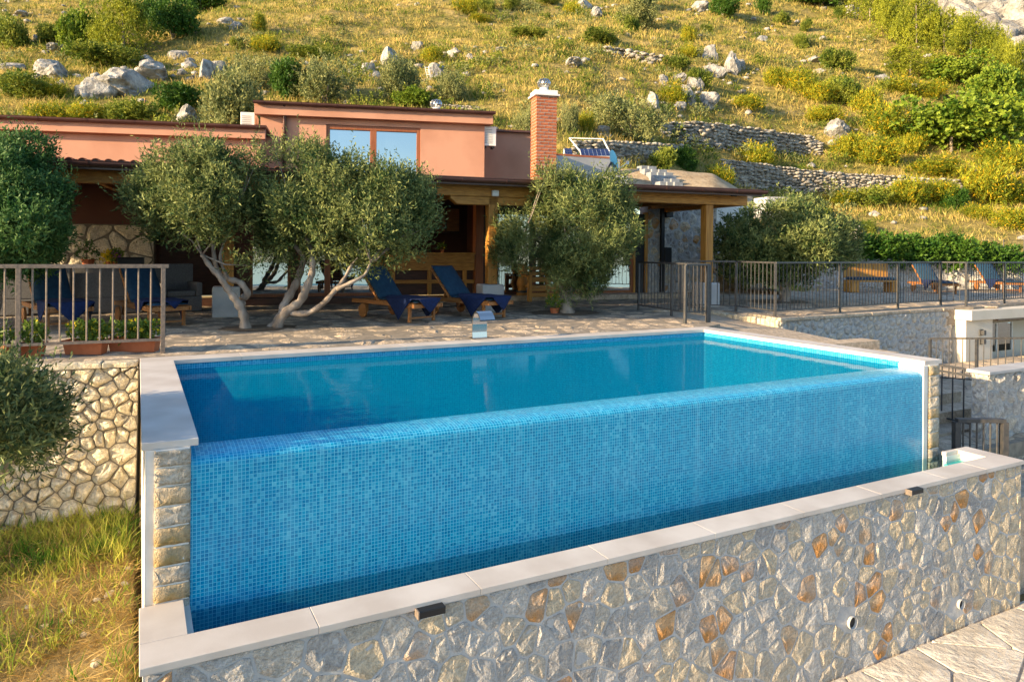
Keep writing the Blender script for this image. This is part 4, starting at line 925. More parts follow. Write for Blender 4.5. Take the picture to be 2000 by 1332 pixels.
# roof ventilators
def vent(P, r, label):
    t = empty('roof_ventilator', P, label, 'roof ventilator'); P = Vector(P)
    pbuild(MB().box(P+Vector((0, 0, .05)), (r*4, r*3.2, .1), ex=hf.ex), 'base', M['white_paint'], t, .01); pbuild(MB().tube([P+Vector((0, 0, .1)), P+Vector((0, 0, .2))], [r*.9, r*.7], 14), 'neck', M['white_paint'], t)
    for k in range(14):
        a = 2*math.pi*k/14; m_ = MB(); pts = []
        for i in range(6):
            s = i/5; rr = r*(.62+.5*math.sin(math.pi*s)); pts.append(P+Vector((rr*math.cos(a+s*.7), rr*math.sin(a+s*.7), .2+s*r*1.5)))
        for i in range(5): m_.beam(pts[i], pts[i+1], .045*r/.17, .006, up=(math.cos(a), math.sin(a), 0))
        pbuild(m_, 'vane', M['steel'], t)
    pbuild(MB().tube([P+Vector((0, 0, .2+r*1.45)), P+Vector((0, 0, .2+r*1.6))], [r*.7, r*.3], 14), 'cap', M['steel'], t)
ax = hf.at(852, 204, .8)[0]; vent(hf(ax, .8, ZB+.02), .14, 'spinning metal ventilator on the roof of the upper storey')
# ---- brick chimney
cf = frame(*Dp(1047, 330, 17.2)[:2], -12)
wch = cf.at(1087.5, 250, 0)[0]; dch = .44; zc = 1.286+(493-190)/FPX*17.25
ch = hb('chimney', M['lime'], cf, (.012, wch-.008, .008, dch-.008, 2.6, zc)); bh = .082; z = 2.75; row = 0; cache = {}
while z+bh < zc+.02:
    nb = 2.5
    def course(f0, X, L_, off, dep):
        bl = .205; x = -off
        while x < L_-.01:
            a, b = max(0, x), min(L_, x+bl)
            if b-a > .03:
                key = (round(b-a, 3), round(dep, 3))
                if key not in cache: cache[key] = MB().box((0, 0, 0), (b-a, dep, bh-.02)).mesh('brick', M['brick'])
                o = bpy.data.objects.new('brick', cache[key]); COL.objects.link(o); c = Vector(f0)+X*((a+b)/2); o.location = c; o.rotation_euler = (0, 0, math.atan2(X.y, X.x)); sub(o, ch)
            x += bl+.02
    course(cf(0, .045+random.uniform(-.001, .001), z+bh/2), cf.X, wch, .11 if row % 2 else 0, .09)
    course(cf(wch-.045, .092, z+bh/2), cf.Y, dch-.092, .0 if row % 2 else .11, .09)
    course(cf(.045, dch-.001, z+bh/2), -cf.Y, dch-.092, .0 if row % 2 else .11, .09)
    z += bh; row += 1
hb('chimney_cap', M['white_paint'], cf, (-.06, wch+.06, -.06, dch+.06, zc+.003, zc+.05), bevel=.006); hb('chimney_cap', M['white_paint'], cf, (.08, wch-.08, .08, dch-.08, zc+.051, zc+.09), bevel=.006)
vent(cf(wch/2, dch/2, zc+.05), .15, 'larger spinning metal ventilator on top of the brick chimney')
# ---- air conditioners
def aircon(P, w_, h_, d_, ex, label, front=True):
    P = Vector(P); t = empty('air_conditioner', P, label, 'air conditioner'); X, Y, Zv = ex
    pbuild(MB().box(P+Zv*h_/2, (w_, d_, h_), ex=ex), 'casing', M['white_paint'], t, .015)
    for k in range(9): pbuild(MB().box(P-Y*(d_/2+.008)-X*w_*.12+Zv*(h_*(.15+.085*k)), (w_*.6, .01, .016), ex=ex), 'grille_slat', M['concrete'], t)
    pbuild(MB().box(P-X*w_*.3-Zv*.03, (.05, d_, .058), ex=ex), 'foot', M['black'], t); pbuild(MB().box(P+X*w_*.3-Zv*.03, (.05, d_, .058), ex=ex), 'foot', M['black'], t)
a = hf.at(484, 240, .9)[0]; aircon(hf(a+.05, .9, ZG+.06), .34, .55, .8, hf.ex, 'white air conditioner standing on the left wing roof beside the upper storey')
P = hf(wx1+.14, .35, hf.at(955, 285, .2)[1]); aircon(P, .36, .5, .26, hf.ex, 'white air conditioner on the right flank of the upper storey')
a, z_ = pf.at(1215, 366, .6); aircon(pf(a, .9, 2.80), .5, .3, .3, pf.ex, 'low white box unit on the pergola roof near the concrete wall')
# concrete wall, dish, panels, block steps, earth mound behind
gw = frame(*Dp(1040, 340, 21.2)[:2], -6)
a0, a1 = 0, gw.at(1211, 330)[0]; zt_ = gw.at(1120, 306)[1]
cw = empty('concrete_wall', gw(a1/2, 0, 2.6), 'pale rendered concrete wall behind the chimney', 'wall'); pbuild(gw.bb(MB(), a0, a1, 0, .25, 1.5, zt_), 'wall_body', M['concrete'], cw, .01)
pbuild(gw.bb(MB(), a0, a1-.4, -.005, .26, zt_+.001, zt_+.06), 'wall_cap', M['terracotta'], cw)
def panel(u0, u1, v0, v1, dep, label):
    A_, B_ = Vector(Dp(u0, v1, dep)), Vector(Dp(u1, v1, dep)); B_.z = A_.z; X = (B_-A_).normalized(); up_ = (Vector((0, 0, 1))*.62+Vector((-X.y, X.x, 0))*.78).normalized()
    if up_.y < 0: up_ = (Vector((0, 0, 1))*.62-Vector((-X.y, X.x, 0))*.78).normalized()
    N = X.cross(up_); w_ = (B_-A_).length; h_ = (v1-v0)/FPX*dep/.66; t = empty('solar_panel', A_, label, 'solar panel'); c = A_+X*w_/2+up_*h_/2
    pbuild(MB().box(c, (w_, h_, .04), ex=(X, up_, N)), 'frame', M['white_paint'], t)
    nx, ny = 7, 4; s = 1 if N.y < 0 else -1
    for i in range(nx):
        for j in range(ny): pbuild(MB().box(A_+X*w_*(i+.5)/nx+up_*h_*(j+.5)/ny+N*s*.024, (w_/nx*.88, h_/ny*.88, .01), ex=(X, up_, N)), 'cell', M['panel'], t)
    for q in (.08, .92): pbuild(MB().beam(A_+X*w_*q+up_*h_*.95, A_+X*w_*q+up_*h_*.95+Vector((0, .25, -1.2)), .04, .04), 'strut', M['white_paint'], t)
panel(1135, 1192, 288, 306, 22.5, 'dark blue solar panel in a white frame beside the satellite dish')
panel(1104, 1119, 287, 305, 22.3, 'solar panel half hidden behind the right edge of the chimney')
panel(1034, 1047, 275, 300, 22.6, 'narrow view of a solar panel left of the chimney')
t = empty('panel_rack', Dp(1135, 306, 22.8), 'empty white metal panel rack above the solar panels', 'rack')
q = [Dp(1112, 270, 23.4), Dp(1178, 272, 23.4), Dp(1192, 300, 22.9), Dp(1140, 304, 22.9)]
for a, b in ((0, 1), (1, 2), (0, 3)): pbuild(MB().beam(q[a], q[b], .035, .035), 'bar', M['white_paint'], t)
P = Vector(Dp(1199, 316, 20.6)); t = empty('satellite_dish', P, 'blue satellite dish on the end of the concrete wall', 'satellite dish')
m_ = MB(); ax_ = Vector((.92, -.3, .22)).normalized(); e1 = ax_.cross(Vector((0, 0, 1))).normalized(); e2 = e1.cross(ax_); nr, nn = 5, 24; m_.v.append(tuple(P-ax_*.07))
for i in range(1, nr+1):
    r = .36*i/nr
    for j in range(nn): a = 2*math.pi*j/nn; m_.v.append(tuple(P-ax_*(.07-.07*(i/nr)**2)+e1*r*.85*math.cos(a)+e2*r*math.sin(a)))
for j in range(nn): m_.f.append((0, 1+j, 1+(j+1) % nn))
for i in range(nr-1):
    for j in range(nn): b = 1+i*nn; m_.f.append((b+j, b+nn+j, b+nn+(j+1) % nn, b+(j+1) % nn))
m_.smooth = True; pbuild(m_, 'reflector', M['dish'], t)
pbuild(MB().beam(P-ax_*.05-e2*.3, P+ax_*.42-e2*.12, .025, .025), 'feed_arm', M['white_paint'], t); pbuild(MB().box(P+ax_*.42-e2*.12, (.06, .06, .1)), 'receiver', M['white_paint'], t); pbuild(MB().beam(P-ax_*.08, P-ax_*.3-Vector((0, 0, .35)), .05, .05), 'mast', M['iron'], t)
st = empty('block_steps', Dp(1285, 360, 21.8), 'rough flight of grey concrete block steps up the earth bank', 'steps')
for k in range(6):
    for j in range(2+(k < 5)):
        c = Vector(Dp(1262+j*14+(5-k)*6-(6 if k > 3 else 0), 362-k*6.2, 21.0+k*.35)); pbuild(MB().box(c, (.30, .3, .17 if j else .2), rz=-.15), 'block', M['blockgrey'], st, .01)
m_ = MB(); m_.smooth = True; gA, gB = 34, 12
for j in range(gB):
    for i in range(gA):
        u = 1208+(1470-1208)*i/(gA-1); s = j/(gB-1); topv = np.interp(u, [1208, 1250, 1330, 1395, 1430, 1470], [331, 332, 333, 340, 362, 384])
        v = topv+(400-topv)*(1-s)**1.2; dep = 19.6+3.4*s; P = Dp(u, v, dep); P[2] += .05*noise.noise(Vector(P)*1.5); m_.v.append(tuple(P))
for j in range(gB-1):
    for i in range(gA-1): m_.f.append((j*gA+i, j*gA+i+1, (j+1)*gA+i+1, (j+1)*gA+i))
tag(m_.build('earth_bank', M['earth']), kind='structure')
# small neighbouring white building and its balcony behind the right post
nf = frame(*Dp(1395, 440, 23.5)[:2], -7); nb_ = empty('white_annexe', nf(.8, 0, 0), 'small white outbuilding with a barred balcony behind the right porch post', 'outbuilding')
xe_ = nf.at(1478, 430)[0]; pbuild(nf.bb(MB(), -.5, xe_, .4, 2.4, 0, nf.at(1440, 398)[1]), 'wall', M['white_paint'], nb_)
pbuild(nf.bb(MB(), 0, xe_, -.1, .39, 1.15, 1.3), 'balcony_slab', M['concrete'], nb_); pbuild(nf.bb(MB(), .15, xe_, -.08, -.05, 2.1, 2.13), 'balcony_rail', M['iron'], nb_)
for k in range(11): pbuild(nf.bb(MB(), .15+k*.14, .17+k*.14, -.075, -.055, 1.3, 2.1), 'bar', M['iron'], nb_)
wt_ = empty('concrete_tank', Dp(1507, 400, 27), 'low pale concrete block peeping over the olive tree right of the pergola roof', 'concrete block'); P = Vector(Dp(1507, 399, 27)); pbuild(MB().box(P+Vector((0, 0, -.15)), (1.0, .9, .8), rz=-.3), 'block_body', M['concrete'], wt_, .02)
# ================================================================ LOUNGERS AND TOWELS
def make_lounger():
    t = bpy.data.objects.new('sun_lounger', None); COL.objects.link(t)
    for s in (-1, 1): MB().bb(0, 1.95, s*.31-.018, s*.31+.018, .26, .335).build('side_rail', M['teak'], t, .008)
    MB().bb(1.905, 1.94, -.29, .29, .262, .33).build('end_rail', M['teak'], t, .006); MB().bb(.02, .06, -.29, .29, .262, .33).build('end_rail', M['teak'], t, .006)
    for s in (-1, 1):
        MB().bb(1.72, 1.78, s*.27-.022, s*.27+.022, .0, .26).build('leg', M['teak'], t, .005)
        MB().bb(.40, .46, s*.27-.022, s*.27+.022, .10, .26).build('leg', M['teak'], t, .005)
        w_ = MB().tube([(.43, s*.34, .13), (.43, s*.375, .13)], .13, 20); w_.build('wheel', M['teak'], t)
    MB().bb(1.735, 1.765, -.245, .245, .06, .09).build('stretcher', M['teak'], t); MB().tube([(.43, -.36, .13), (.43, .36, .13)], .012, 8).build('axle', M['iron'], t)
    for k in range(11): MB().bb(.80+k*.1, .865+k*.1, -.29, .29, .335, .352).build('slat', M['teak'], t)
    a = R(44); bx = Vector((-math.cos(a), 0, math.sin(a))); h = Vector((.80, 0, .345))
    for s in (-1, 1): MB().beam(h+Vector((0, s*.28, 0)), h+bx*.80+Vector((0, s*.28, 0)), .03, .045).build('back_rail', M['teak'], t, .004)
    n_ = Vector((math.sin(a), 0, math.cos(a)))
    for k in range(7): c = h+bx*(.08+k*.11); MB().box(c+n_*.028, (.065, .56, .014), ex=(bx, Vector((0, 1, 0)), n_)).build('slat', M['teak'], t)
    MB().beam(h+bx*.45, Vector((.30, 0, .30)), .03, .03).build('back_prop', M['teak'], t)
    def pad(name, p0, d, L_, n):
        m_ = MB(); m_.smooth = True; nx, ny = 12, 6
        for f in (0, 1):
            for i in range(nx+1):
                for j in range(ny+1):
                    x = i/nx; y = j/ny; e = min(x, 1-x, .5)*nx; g = min(y, 1-y)*ny; th = .05*min(1, .35+.5*min(e, g)) if f else 0
                    th -= .008 if f and i % 4 == 0 else 0
                    m_.v.append(tuple(p0+d*(x*L_)+Vector((0, (y-.5)*.56, 0))+n*th))
        S = (nx+1)*(ny+1)
        for i in range(nx):
            for j in range(ny):
                b = i*(ny+1)+j; m_.f.append((S+b, S+b+1, S+b+ny+2, S+b+ny+1)); m_.f.append((b, b+ny+1, b+ny+2, b+1))
        bd = [i*(ny+1) for i in range(nx+1)]+[nx*(ny+1)+j for j in range(1, ny+1)]+[i*(ny+1)+ny for i in range(nx-1, -1, -1)]+[j for j in range(ny-1, 0, -1)]
        for a_, b_ in zip(bd, bd[1:]+bd[:1]): m_.f.append((a_, b_, S+b_, S+a_))
        fixn(m_.build(name, M['cushion'], t))
    pad('cushion', Vector((.82, 0, .354)), Vector((1, 0, 0)), 1.1, Vector((0, 0, 1))); pad('back_cushion', h+n_*.036, bx, .84, n_)
    return t
def copy_tree(o, parent=None):
    c = o.copy(); COL.objects.link(c); c.parent = parent
    for ch in list(o.children): copy_tree(ch, c)
    return c
proto = make_lounger()
LH = R(-73)
def place_lounger(o, foot_mid, ang, label):
    o.location = (foot_mid[0]-math.cos(ang)*1.75, foot_mid[1]-math.sin(ang)*1.75, .012); o.rotation_euler = (0, 0, ang); tag(o, label, 'sun lounger', 'teak sun loungers with dark cushions')
def towel(foot_mid, ang, label, cx=1.42, cy=0, rot=.78, size=.98, seed=0):
    m_ = MB(); m_.smooth = True; n = 26; o0 = Vector((foot_mid[0]-math.cos(ang)*1.75, foot_mid[1]-math.sin(ang)*1.75, .012)); rr = random.Random(seed)
    ca, sa = math.cos(ang), math.sin(ang)
    for i in range(n+1):
        for j in range(n+1):
            a, b = (i/n-.5)*size, (j/n-.5)*size; x = cx+a*math.cos(rot)-b*math.sin(rot); y = cy+a*math.sin(rot)+b*math.cos(rot); z = .415
            ex_ = max(0, x-1.97); ey = max(0, abs(y)-.335); x = min(x, 1.97+.02*math.sin(ex_*9)); sy = 1 if y > 0 else -1; y = sy*min(abs(y), .335)+sy*.015*math.sin(8*x+seed)*min(1, ey*6)
            z -= ex_+ey; x += .02*math.sin(y*14+seed)*min(1, ex_*5); z += .006*math.sin(17*x+seed)*math.cos(13*y)
            m_.v.append((o0.x+ca*x-sa*y, o0.y+sa*x+ca*y, o0.z+max(z, .03)))
    for i in range(n):
        for j in range(n): b = i*(n+1)+j; m_.f.append((b, b+1, b+n+2, b+n+1))
    o = m_.build('towel', M['navy']); so_ = o.modifiers.new('thick', 'SOLIDIFY'); so_.thickness = .008; tag(o, label, 'towel', 'navy towels draped over the loungers'); return o
LG = [((4.53, 2.76), LH, 'teak lounger left of the pair in front of the bar counter'), ((6.03, 2.84), LH, 'teak lounger right of the pair, behind the steel water blade'),
      ((-1.02, 3.92), LH, 'shaded lounger facing the camera behind the left railing'), ((.40, 3.58), LH, 'teak lounger between the railing end and the left olive trunk'),
      (tuple(Zp(1849, 575)[:2]), R(-122), 'lounger with raised back beside the wooden bench on the right terrace'), (tuple(Zp(1976, 572)[:2]), R(-122), 'lounger furthest right on the terrace behind the railing')]
TW = ['navy towel over the foot of the lounger left of the pair by the bar', 'navy towel hanging off the lounger behind the steel water blade', 'navy towel hanging in a point off the lounger behind the left railing',
      'navy towel on the lounger beside the left olive trunk', 'navy towel on the terrace lounger next to the bench', 'navy towel on the lounger furthest right']
copies = [proto]+[copy_tree(proto) for _ in LG[1:]]
for i, (fm, an, lab) in enumerate(LG):
    place_lounger(copies[i], fm, an, lab); towel(fm, an, TW[i], cx=(1.5, 1.5, 1.62, 1.45, 1.2, 1.2)[i], cy=(0, 0, .02, .05, -.12, -.12)[i], size=(1.02, 1.02, .95, .9, .8, .8)[i], seed=i)

# ================================================================ FURNITURE
def sofa(P, w_, d_, h_, rz, label):
    t = empty('wicker_sofa', P, label, 'sofa', 'grey wicker seats in the shaded porch', rz)
    MB().bb(-w_/2, w_/2, -d_/2, d_/2, 0, .3).build('base', M['wicker'], t, .02); MB().bb(-w_/2, w_/2, d_/2-.12, d_/2, .301, h_).build('backrest', M['wicker'], t, .02)
    for s in (-1, 1): MB().bb(s*(w_/2-.06)-.06, s*(w_/2-.06)+.06, -d_/2, d_/2-.121, .301, .58).build('armrest', M['wicker'], t, .02)
    MB().bb(-w_/2+.13, w_/2-.13, -d_/2+.02, d_/2-.13, .302, .42).build('cushion', M['wicker'], t, .03)
P1 = pf(xs(345, 560, 1.6), 1.6, 0.01); sofa(P1, .8, .75, .95, pf.rz+R(20), 'grey wicker armchair in the porch behind the left olive trunk')
P1 = pf(pf.at(215, 570, 1.7)[0], 1.7, 0.01); sofa(P1, 1.3, .75, .92, pf.rz+R(180), 'grey wicker sofa seen from behind under the porch table')
P1 = pf(pf.at(60, 570, 1.5)[0], 1.5, 0.01); sofa(P1, 1.5, .75, .92, pf.rz+R(180), 'grey wicker sofa in the darkest left corner of the porch')
P1 = pf(pf.at(235, 500, 2.4)[0], 2.45, 0); t = empty('porch_table', P1, 'dark table by the stone base wall in the porch', 'table', None, pf.rz)
MB().bb(-.9, .9, -.35, .35, .86, .9).build('tabletop', M['dark_wood'], t, .01)
for sx in (-1, 1):
    for sy in (-1, 1): MB().bb(sx*.8-.04, sx*.8+.04, sy*.28-.04, sy*.28+.04, 0, .859).build('leg', M['dark_wood'], t)
def pot(P, r, h, m_leaf, label, fl=None, name='potted_flowers'):
    t = empty(name, P, label, 'plant'); P = Vector(P); pbuild(MB().tube([P, P+Vector((0, 0, h))], [r*.7, r], 12), 'pot', M['terracotta'], t)
    pos, dr, l_, w_ = crown_data([(P.x, P.y, P.z+h+r, r*1.6)], 70, 4, .07, .07, .03, up=.7); o = bpy.data.objects.new('foliage', leaves('foliage', pos, dr, l_, w_, m_leaf)); COL.objects.link(o); loc_parent(o, t)
    if fl:
        pos, dr, l_, w_ = crown_data([(P.x, P.y-r*.5, P.z+h+r*1.2, r*1.3)], 40, 3, .02, .045, .04, up=.2); o = bpy.data.objects.new('flower', leaves('flower', pos, dr, l_, w_, fl)); COL.objects.link(o); loc_parent(o, t)
tp = lambda u, y=2.3: pf(pf.at(u, 510, y)[0], y, .901)
pot(tp(213), .07, .09, M['yellow'], 'yellow flowers in a pot on the porch table', M['yellow']); pot(tp(226), .08, .12, M['fleaf'], 'pink flowers in a pot on the porch table', M['pink']); pot(tp(172, 2.4), .13, .14, M['olive_shade'], 'spiky dark plant on the left of the porch table')
P1 = tp(256); t = empty('black_case', P1, 'black box standing on the porch table beside the flowers', 'box', None, pf.rz); MB().bb(-.24, .24, -.12, .12, 0, .16).build('case_body', M['black'], t, .012); MB().bb(-.245, .245, -.125, .125, .161, .185).build('lid', M['black'], t, .01)
# pine chair and barrel right of the middle post
P1 = Vector(((8.93+9.77)/2, 6.60, 0)); t = empty('pine_chair', P1, 'heavy varnished pine armchair behind the olive trunk, right of the middle post', 'chair', None, R(-8))
for sx in (-1, 1):
    for sy in (-1, 1): MB().bb(sx*.38-.05, sx*.38+.05, sy*.3-.05, sy*.3+.05, 0, .62 if sy < 0 else .95).build('leg', M['pine_v'], t, .01)
for z_, nm in ((.12, 'stretcher'), (.26, 'stretcher'), (.5, 'front_rail')): MB().bb(-.33, .33, -.34, -.26, z_, z_+.1).build(nm, M['pine'], t, .008)
for s in (-1, 1): MB().bb(s*.38-.05, s*.38+.05, -.36, .34, .621, .67).build('armrest', M['pine'], t, .01)
for k in range(4): MB().bb(-.33, .33, -.24+k*.13, -.13+k*.13, .36, .40).build('slat', M['pine'], t)
for k in range(3): MB().bb(-.33, .33, .27, .31, .5+k*.14, .6+k*.14).build('slat', M['pine'], t)
P1 = Vector(Zp(1019, 586)); t = empty('timber_log', P1, 'upright round varnished log standing left of the pine chair', 'log'); m_ = MB(); limb(m_, [P1, P1+Vector((.02, 0, .5)), P1+Vector((0, .01, .95))], .15, .12, 14); pbuild(m_, 'log_body', M['pine_v'], t)
for z_ in (.2, .62): pbuild(MB().tube([P1+Vector((.01, 0, z_)), P1+Vector((.01, 0, z_+.05))], .152, 14), 'iron_band', M['iron'], t)
# bench on the right terrace
c1, c2 = Vector(Zp(1655, 571)), Vector(Zp(1748, 571)); rzb = math.atan2((c2-c1).y, (c2-c1).x); P1 = (c1+c2)/2; P1.z = .01
t = empty('log_bench', P1, 'rustic pine bench with a dark blue seat cushion behind the right terrace railing', 'bench', None, rzb); w_ = (c2-c1).length*.95
MB().bb(-w_/2, w_/2, -.25, .25, .34, .40).build('seat', M['pine'], t, .01)
for k in range(6): MB().bb(-w_/2+k*w_/6+.01, -w_/2+(k+1)*w_/6-.01, .26, .31, .46, .95).build('back_plank', M['pine_v'], t, .01)
for s in (-1, 1): MB().bb(s*w_*.44-.14, s*w_*.44+.14, -.22, .22, 0, .339).build('leg', M['pine_v'], t, .02)
MB().bb(-w_/2+.05, w_/2-.05, -.24, .24, .401, .50).build('cushion', M['cushion'], t, .02)
# flower pot and stone blocks at the third trunk
P1 = Zp(1083, 613); pot((P1[0], P1[1], .0), .10, .12, M['fleaf'], 'small plant in a stone pot at the foot of the middle olive tree', None, 'potted_plant')

# ================================================================ OLIVE TREES
def tree_from(label, name, base, limbs, blobs, dep, n_spray, m, per=7, ln=.062, wd=.017, stem=.16, up=.75, r0=.10, extra_dep=0, group=None, twig=22):
    """limbs and crown given as sight-line positions with their own distance"""
    B_ = Vector(Zp(*base, 0)) if len(base) == 2 else Vector(base); t = empty(name, B_, label, 'olive tree' if 'olive' in name else 'tree', group)
    m_ = MB()
    for L_, ra, rb in limbs: limb(m_, [Vector(Dp(u, v, d)) for u, v, d in L_], ra, rb, 9)
    S = []
    for b in blobs:
        u, v, rp_ = b[:3]; d = b[3] if len(b) > 3 else dep; c = Dp(u, v, d); S.append((*c, rp_/FPX*d))
    rr = random.Random(5)
    tips = [Vector(Dp(*L_[-1])) for L_, _, _ in limbs]
    for i in range(twig):
        s = rr.choice(S); c = Vector(s[:3]); tip = min(tips, key=lambda q: (q-c).length); e = c+Vector((rr.uniform(-1, 1), rr.uniform(-1, 1), rr.uniform(0, 1)))*s[3]*.6; mid = (tip+e)/2+Vector((rr.uniform(-.1, .1),)*3)
        m_.tube([tip, mid, e], [.016, .011, .006], 5, False)
    m_.smooth = True; pbuild(m_, 'trunk', M['bark'], t)
    n_ = int(n_spray*.62); A_ = [crown_data(S, n_, per, stem, ln*1.28, wd*1.3, up=up, inner=.5), crown_data([q for q in S if q[3] > .1], int(n_*.06), 14, .42, ln*1.1, wd*1.2, up=1.7, inner=.92)]
    pos, dr, l_, w_ = [np.concatenate([a[k] for a in A_]) for k in range(4)]
    o = bpy.data.objects.new('crown', leaves('crown', pos, dr, l_, w_, m)); COL.objects.link(o); loc_parent(o, t); return t
rb_ = random.Random(77)
def scatter(cx, cy, rx, ry, n, r0, r1, dep, dd=.9, keepf=None):
    out = []
    while len(out) < n:
        a, b = rb_.uniform(-1, 1), rb_.uniform(-1, 1)
        if a*a+b*b > 1: continue
        u, v = cx+a*rx, cy+b*ry
        if keepf and not keepf(u, v): continue
        out.append((u, v, rb_.uniform(r0, r1), dep+rb_.uniform(-dd, dd)*math.sqrt(max(.05, 1-a*a-b*b))))
    return out
d = 10.9
blA = scatter(370, 385, 110, 80, 40, 18, 32, 11.0, .9)+scatter(300, 380, 45, 50, 10, 14, 24, 11, .6)+scatter(420, 325, 90, 26, 14, 12, 20, 11, .6)+scatter(400, 455, 50, 35, 9, 12, 20, 10.8, .5)+scatter(480, 520, 25, 25, 3, 10, 14, 10.9, .3)
tree_from('gnarled olive tree with two twisted trunks, left of the pair beside the railing end', 'olive_tree', (480, 642), [
    ([(482, 644, 10.87), (476, 615, 10.85), (462, 588, 10.8), (446, 566, 10.75), (432, 545, 10.7), (412, 522, 10.7), (395, 498, 10.8)], .075, .035),
    ([(478, 643, 10.9), (474, 610, 10.9), (472, 585, 10.95), (484, 575, 10.9), (470, 553, 10.9), (446, 545, 10.9), (428, 533, 11), (418, 500, 11), (416, 460, 11.1)], .07, .032),
    ([(446, 545, 10.9), (430, 500, 11), (452, 440, 11.1), (460, 410, 11.1)], .03, .015), ([(416, 470, 11.1), (375, 420, 11.2), (330, 390, 11.2)], .025, .012)], blA, 11, 7200, M['olive'], stem=.24)
blB = scatter(660, 425, 165, 95, 60, 20, 38, 11.6, 1.2)+scatter(700, 345, 70, 22, 9, 12, 20, 11.5, .6)+scatter(580, 318, 60, 26, 12, 12, 20, 11.4, .6)+scatter(790, 415, 48, 55, 14, 14, 24, 11.7, .8)+scatter(700, 510, 60, 25, 6, 12, 20, 11.4, .5)+scatter(540, 440, 40, 60, 8, 14, 24, 11.3, .6)
tree_from('broad olive tree with splayed trunks in front of the upper window', 'olive_tree', (535, 642), [
    ([(527, 645, 11.1), (548, 620, 11.1), (558, 590, 11.2), (575, 560, 11.3), (587, 530, 11.4), (592, 500, 11.4), (575, 480, 11.5)], .085, .04),
    ([(540, 640, 11.05), (560, 608, 11), (585, 590, 11), (600, 560, 11), (610, 530, 11.1), (608, 500, 11.2), (600, 470, 11.3), (570, 430, 11.4)], .08, .03),
    ([(560, 610, 11.05), (598, 612, 10.95), (628, 595, 10.9), (652, 570, 10.9), (672, 545, 11), (688, 515, 11.2)], .055, .025),
    ([(657, 565, 10.9), (690, 550, 10.9), (712, 537, 11), (724, 512, 11.1)], .035, .018), ([(608, 500, 11.2), (625, 470, 11.4), (660, 420, 11.5)], .03, .014)], blB, 11.6, 13500, M['olive'], stem=.25)
blC = scatter(1150, 460, 92, 100, 42, 18, 34, 14.3, 1.3)+scatter(1085, 385, 45, 48, 12, 12, 22, 14.2, .6)+scatter(1010, 470, 38, 70, 14, 12, 22, 14.2, .6)+scatter(1130, 550, 85, 24, 9, 12, 20, 14, .8)+scatter(1225, 470, 22, 50, 5, 10, 16, 14.2, .5)
tree_from('olive tree with a thick pale trunk behind the pool, right of the middle post', 'olive_tree', (1107, 613), [
    ([(1107, 615, 14.1), (1103, 590, 14.1), (1108, 565, 14.2), (1118, 530, 14.3), (1110, 490, 14.3)], .17, .06), ([(1105, 570, 14.2), (1085, 540, 14.2), (1050, 500, 14.2), (1020, 470, 14.2)], .06, .025), ([(1115, 545, 14.2), (1150, 510, 14.4), (1180, 460, 14.4)], .06, .025)], blC, 14.3, 13500, M['olive'], per=7, ln=.078, wd=.015, stem=.24, up=.9)
blD = scatter(1540, 480, 125, 62, 50, 16, 32, 17.9, 1.5)+scatter(1440, 490, 45, 50, 10, 12, 22, 17.9, .8)+scatter(1560, 420, 60, 22, 9, 10, 18, 17.8, .7)+scatter(1640, 480, 26, 40, 6, 10, 16, 17.8, .5)+scatter(1500, 535, 90, 20, 8, 10, 18, 17.6, .8)
tree_from('wide sunlit olive tree behind the right terrace railing', 'olive_tree', (1530, 592), [
    ([(1530, 594, 17.9), (1532, 570, 17.9), (1535, 545, 17.9), (1550, 510, 18), (1570, 480, 18)], .16, .05), ([(1532, 565, 17.9), (1505, 535, 17.9), (1470, 505, 17.9)], .07, .03)], blD, 17.9, 12500, M['olive'], ln=.085, wd=.026, stem=.22)
blE = scatter(20, 420, 100, 125, 60, 22, 42, 10.4, 1.3)+scatter(95, 430, 30, 90, 14, 14, 24, 10.4, .7)+scatter(-5, 300, 40, 30, 8, 12, 22, 10.3, .5)
tree_from('dense shade-toned olive at the left edge in front of the porch', 'olive_tree', (-2.35, 3.35, 0), [
    ([(-20, 640, 10.6), (-10, 590, 10.5), (0, 540, 10.4), (20, 480, 10.4)], .11, .05), ([(-10, 590, 10.5), (-40, 530, 10.5), (-60, 460, 10.5)], .07, .04)], blE, 10.4, 17500, M['olive_shade'], ln=.062, wd=.021, stem=.17)
blF = scatter(-50, 835, 120, 85, 50, 24, 44, 4.9, .8)+scatter(55, 855, 42, 48, 14, 14, 26, 4.9, .3)+scatter(5, 745, 28, 24, 5, 10, 18, 5, .3)
tree_from('olive shrub reaching in from the lower left corner over the dry stone wall', 'olive_tree', (-1.5, -3.2, -2.1), [
    ([(-60, 1180, 4.9), (-40, 1040, 4.9), (-30, 930, 4.9), (-10, 850, 4.9)], .07, .03), ([(-40, 1000, 4.9), (20, 900, 4.9), (70, 850, 4.9)], .03, .012)], blF, 4.9, 7000, M['olive_fore_shade'], ln=.05, wd=.013, stem=.24, up=.8)
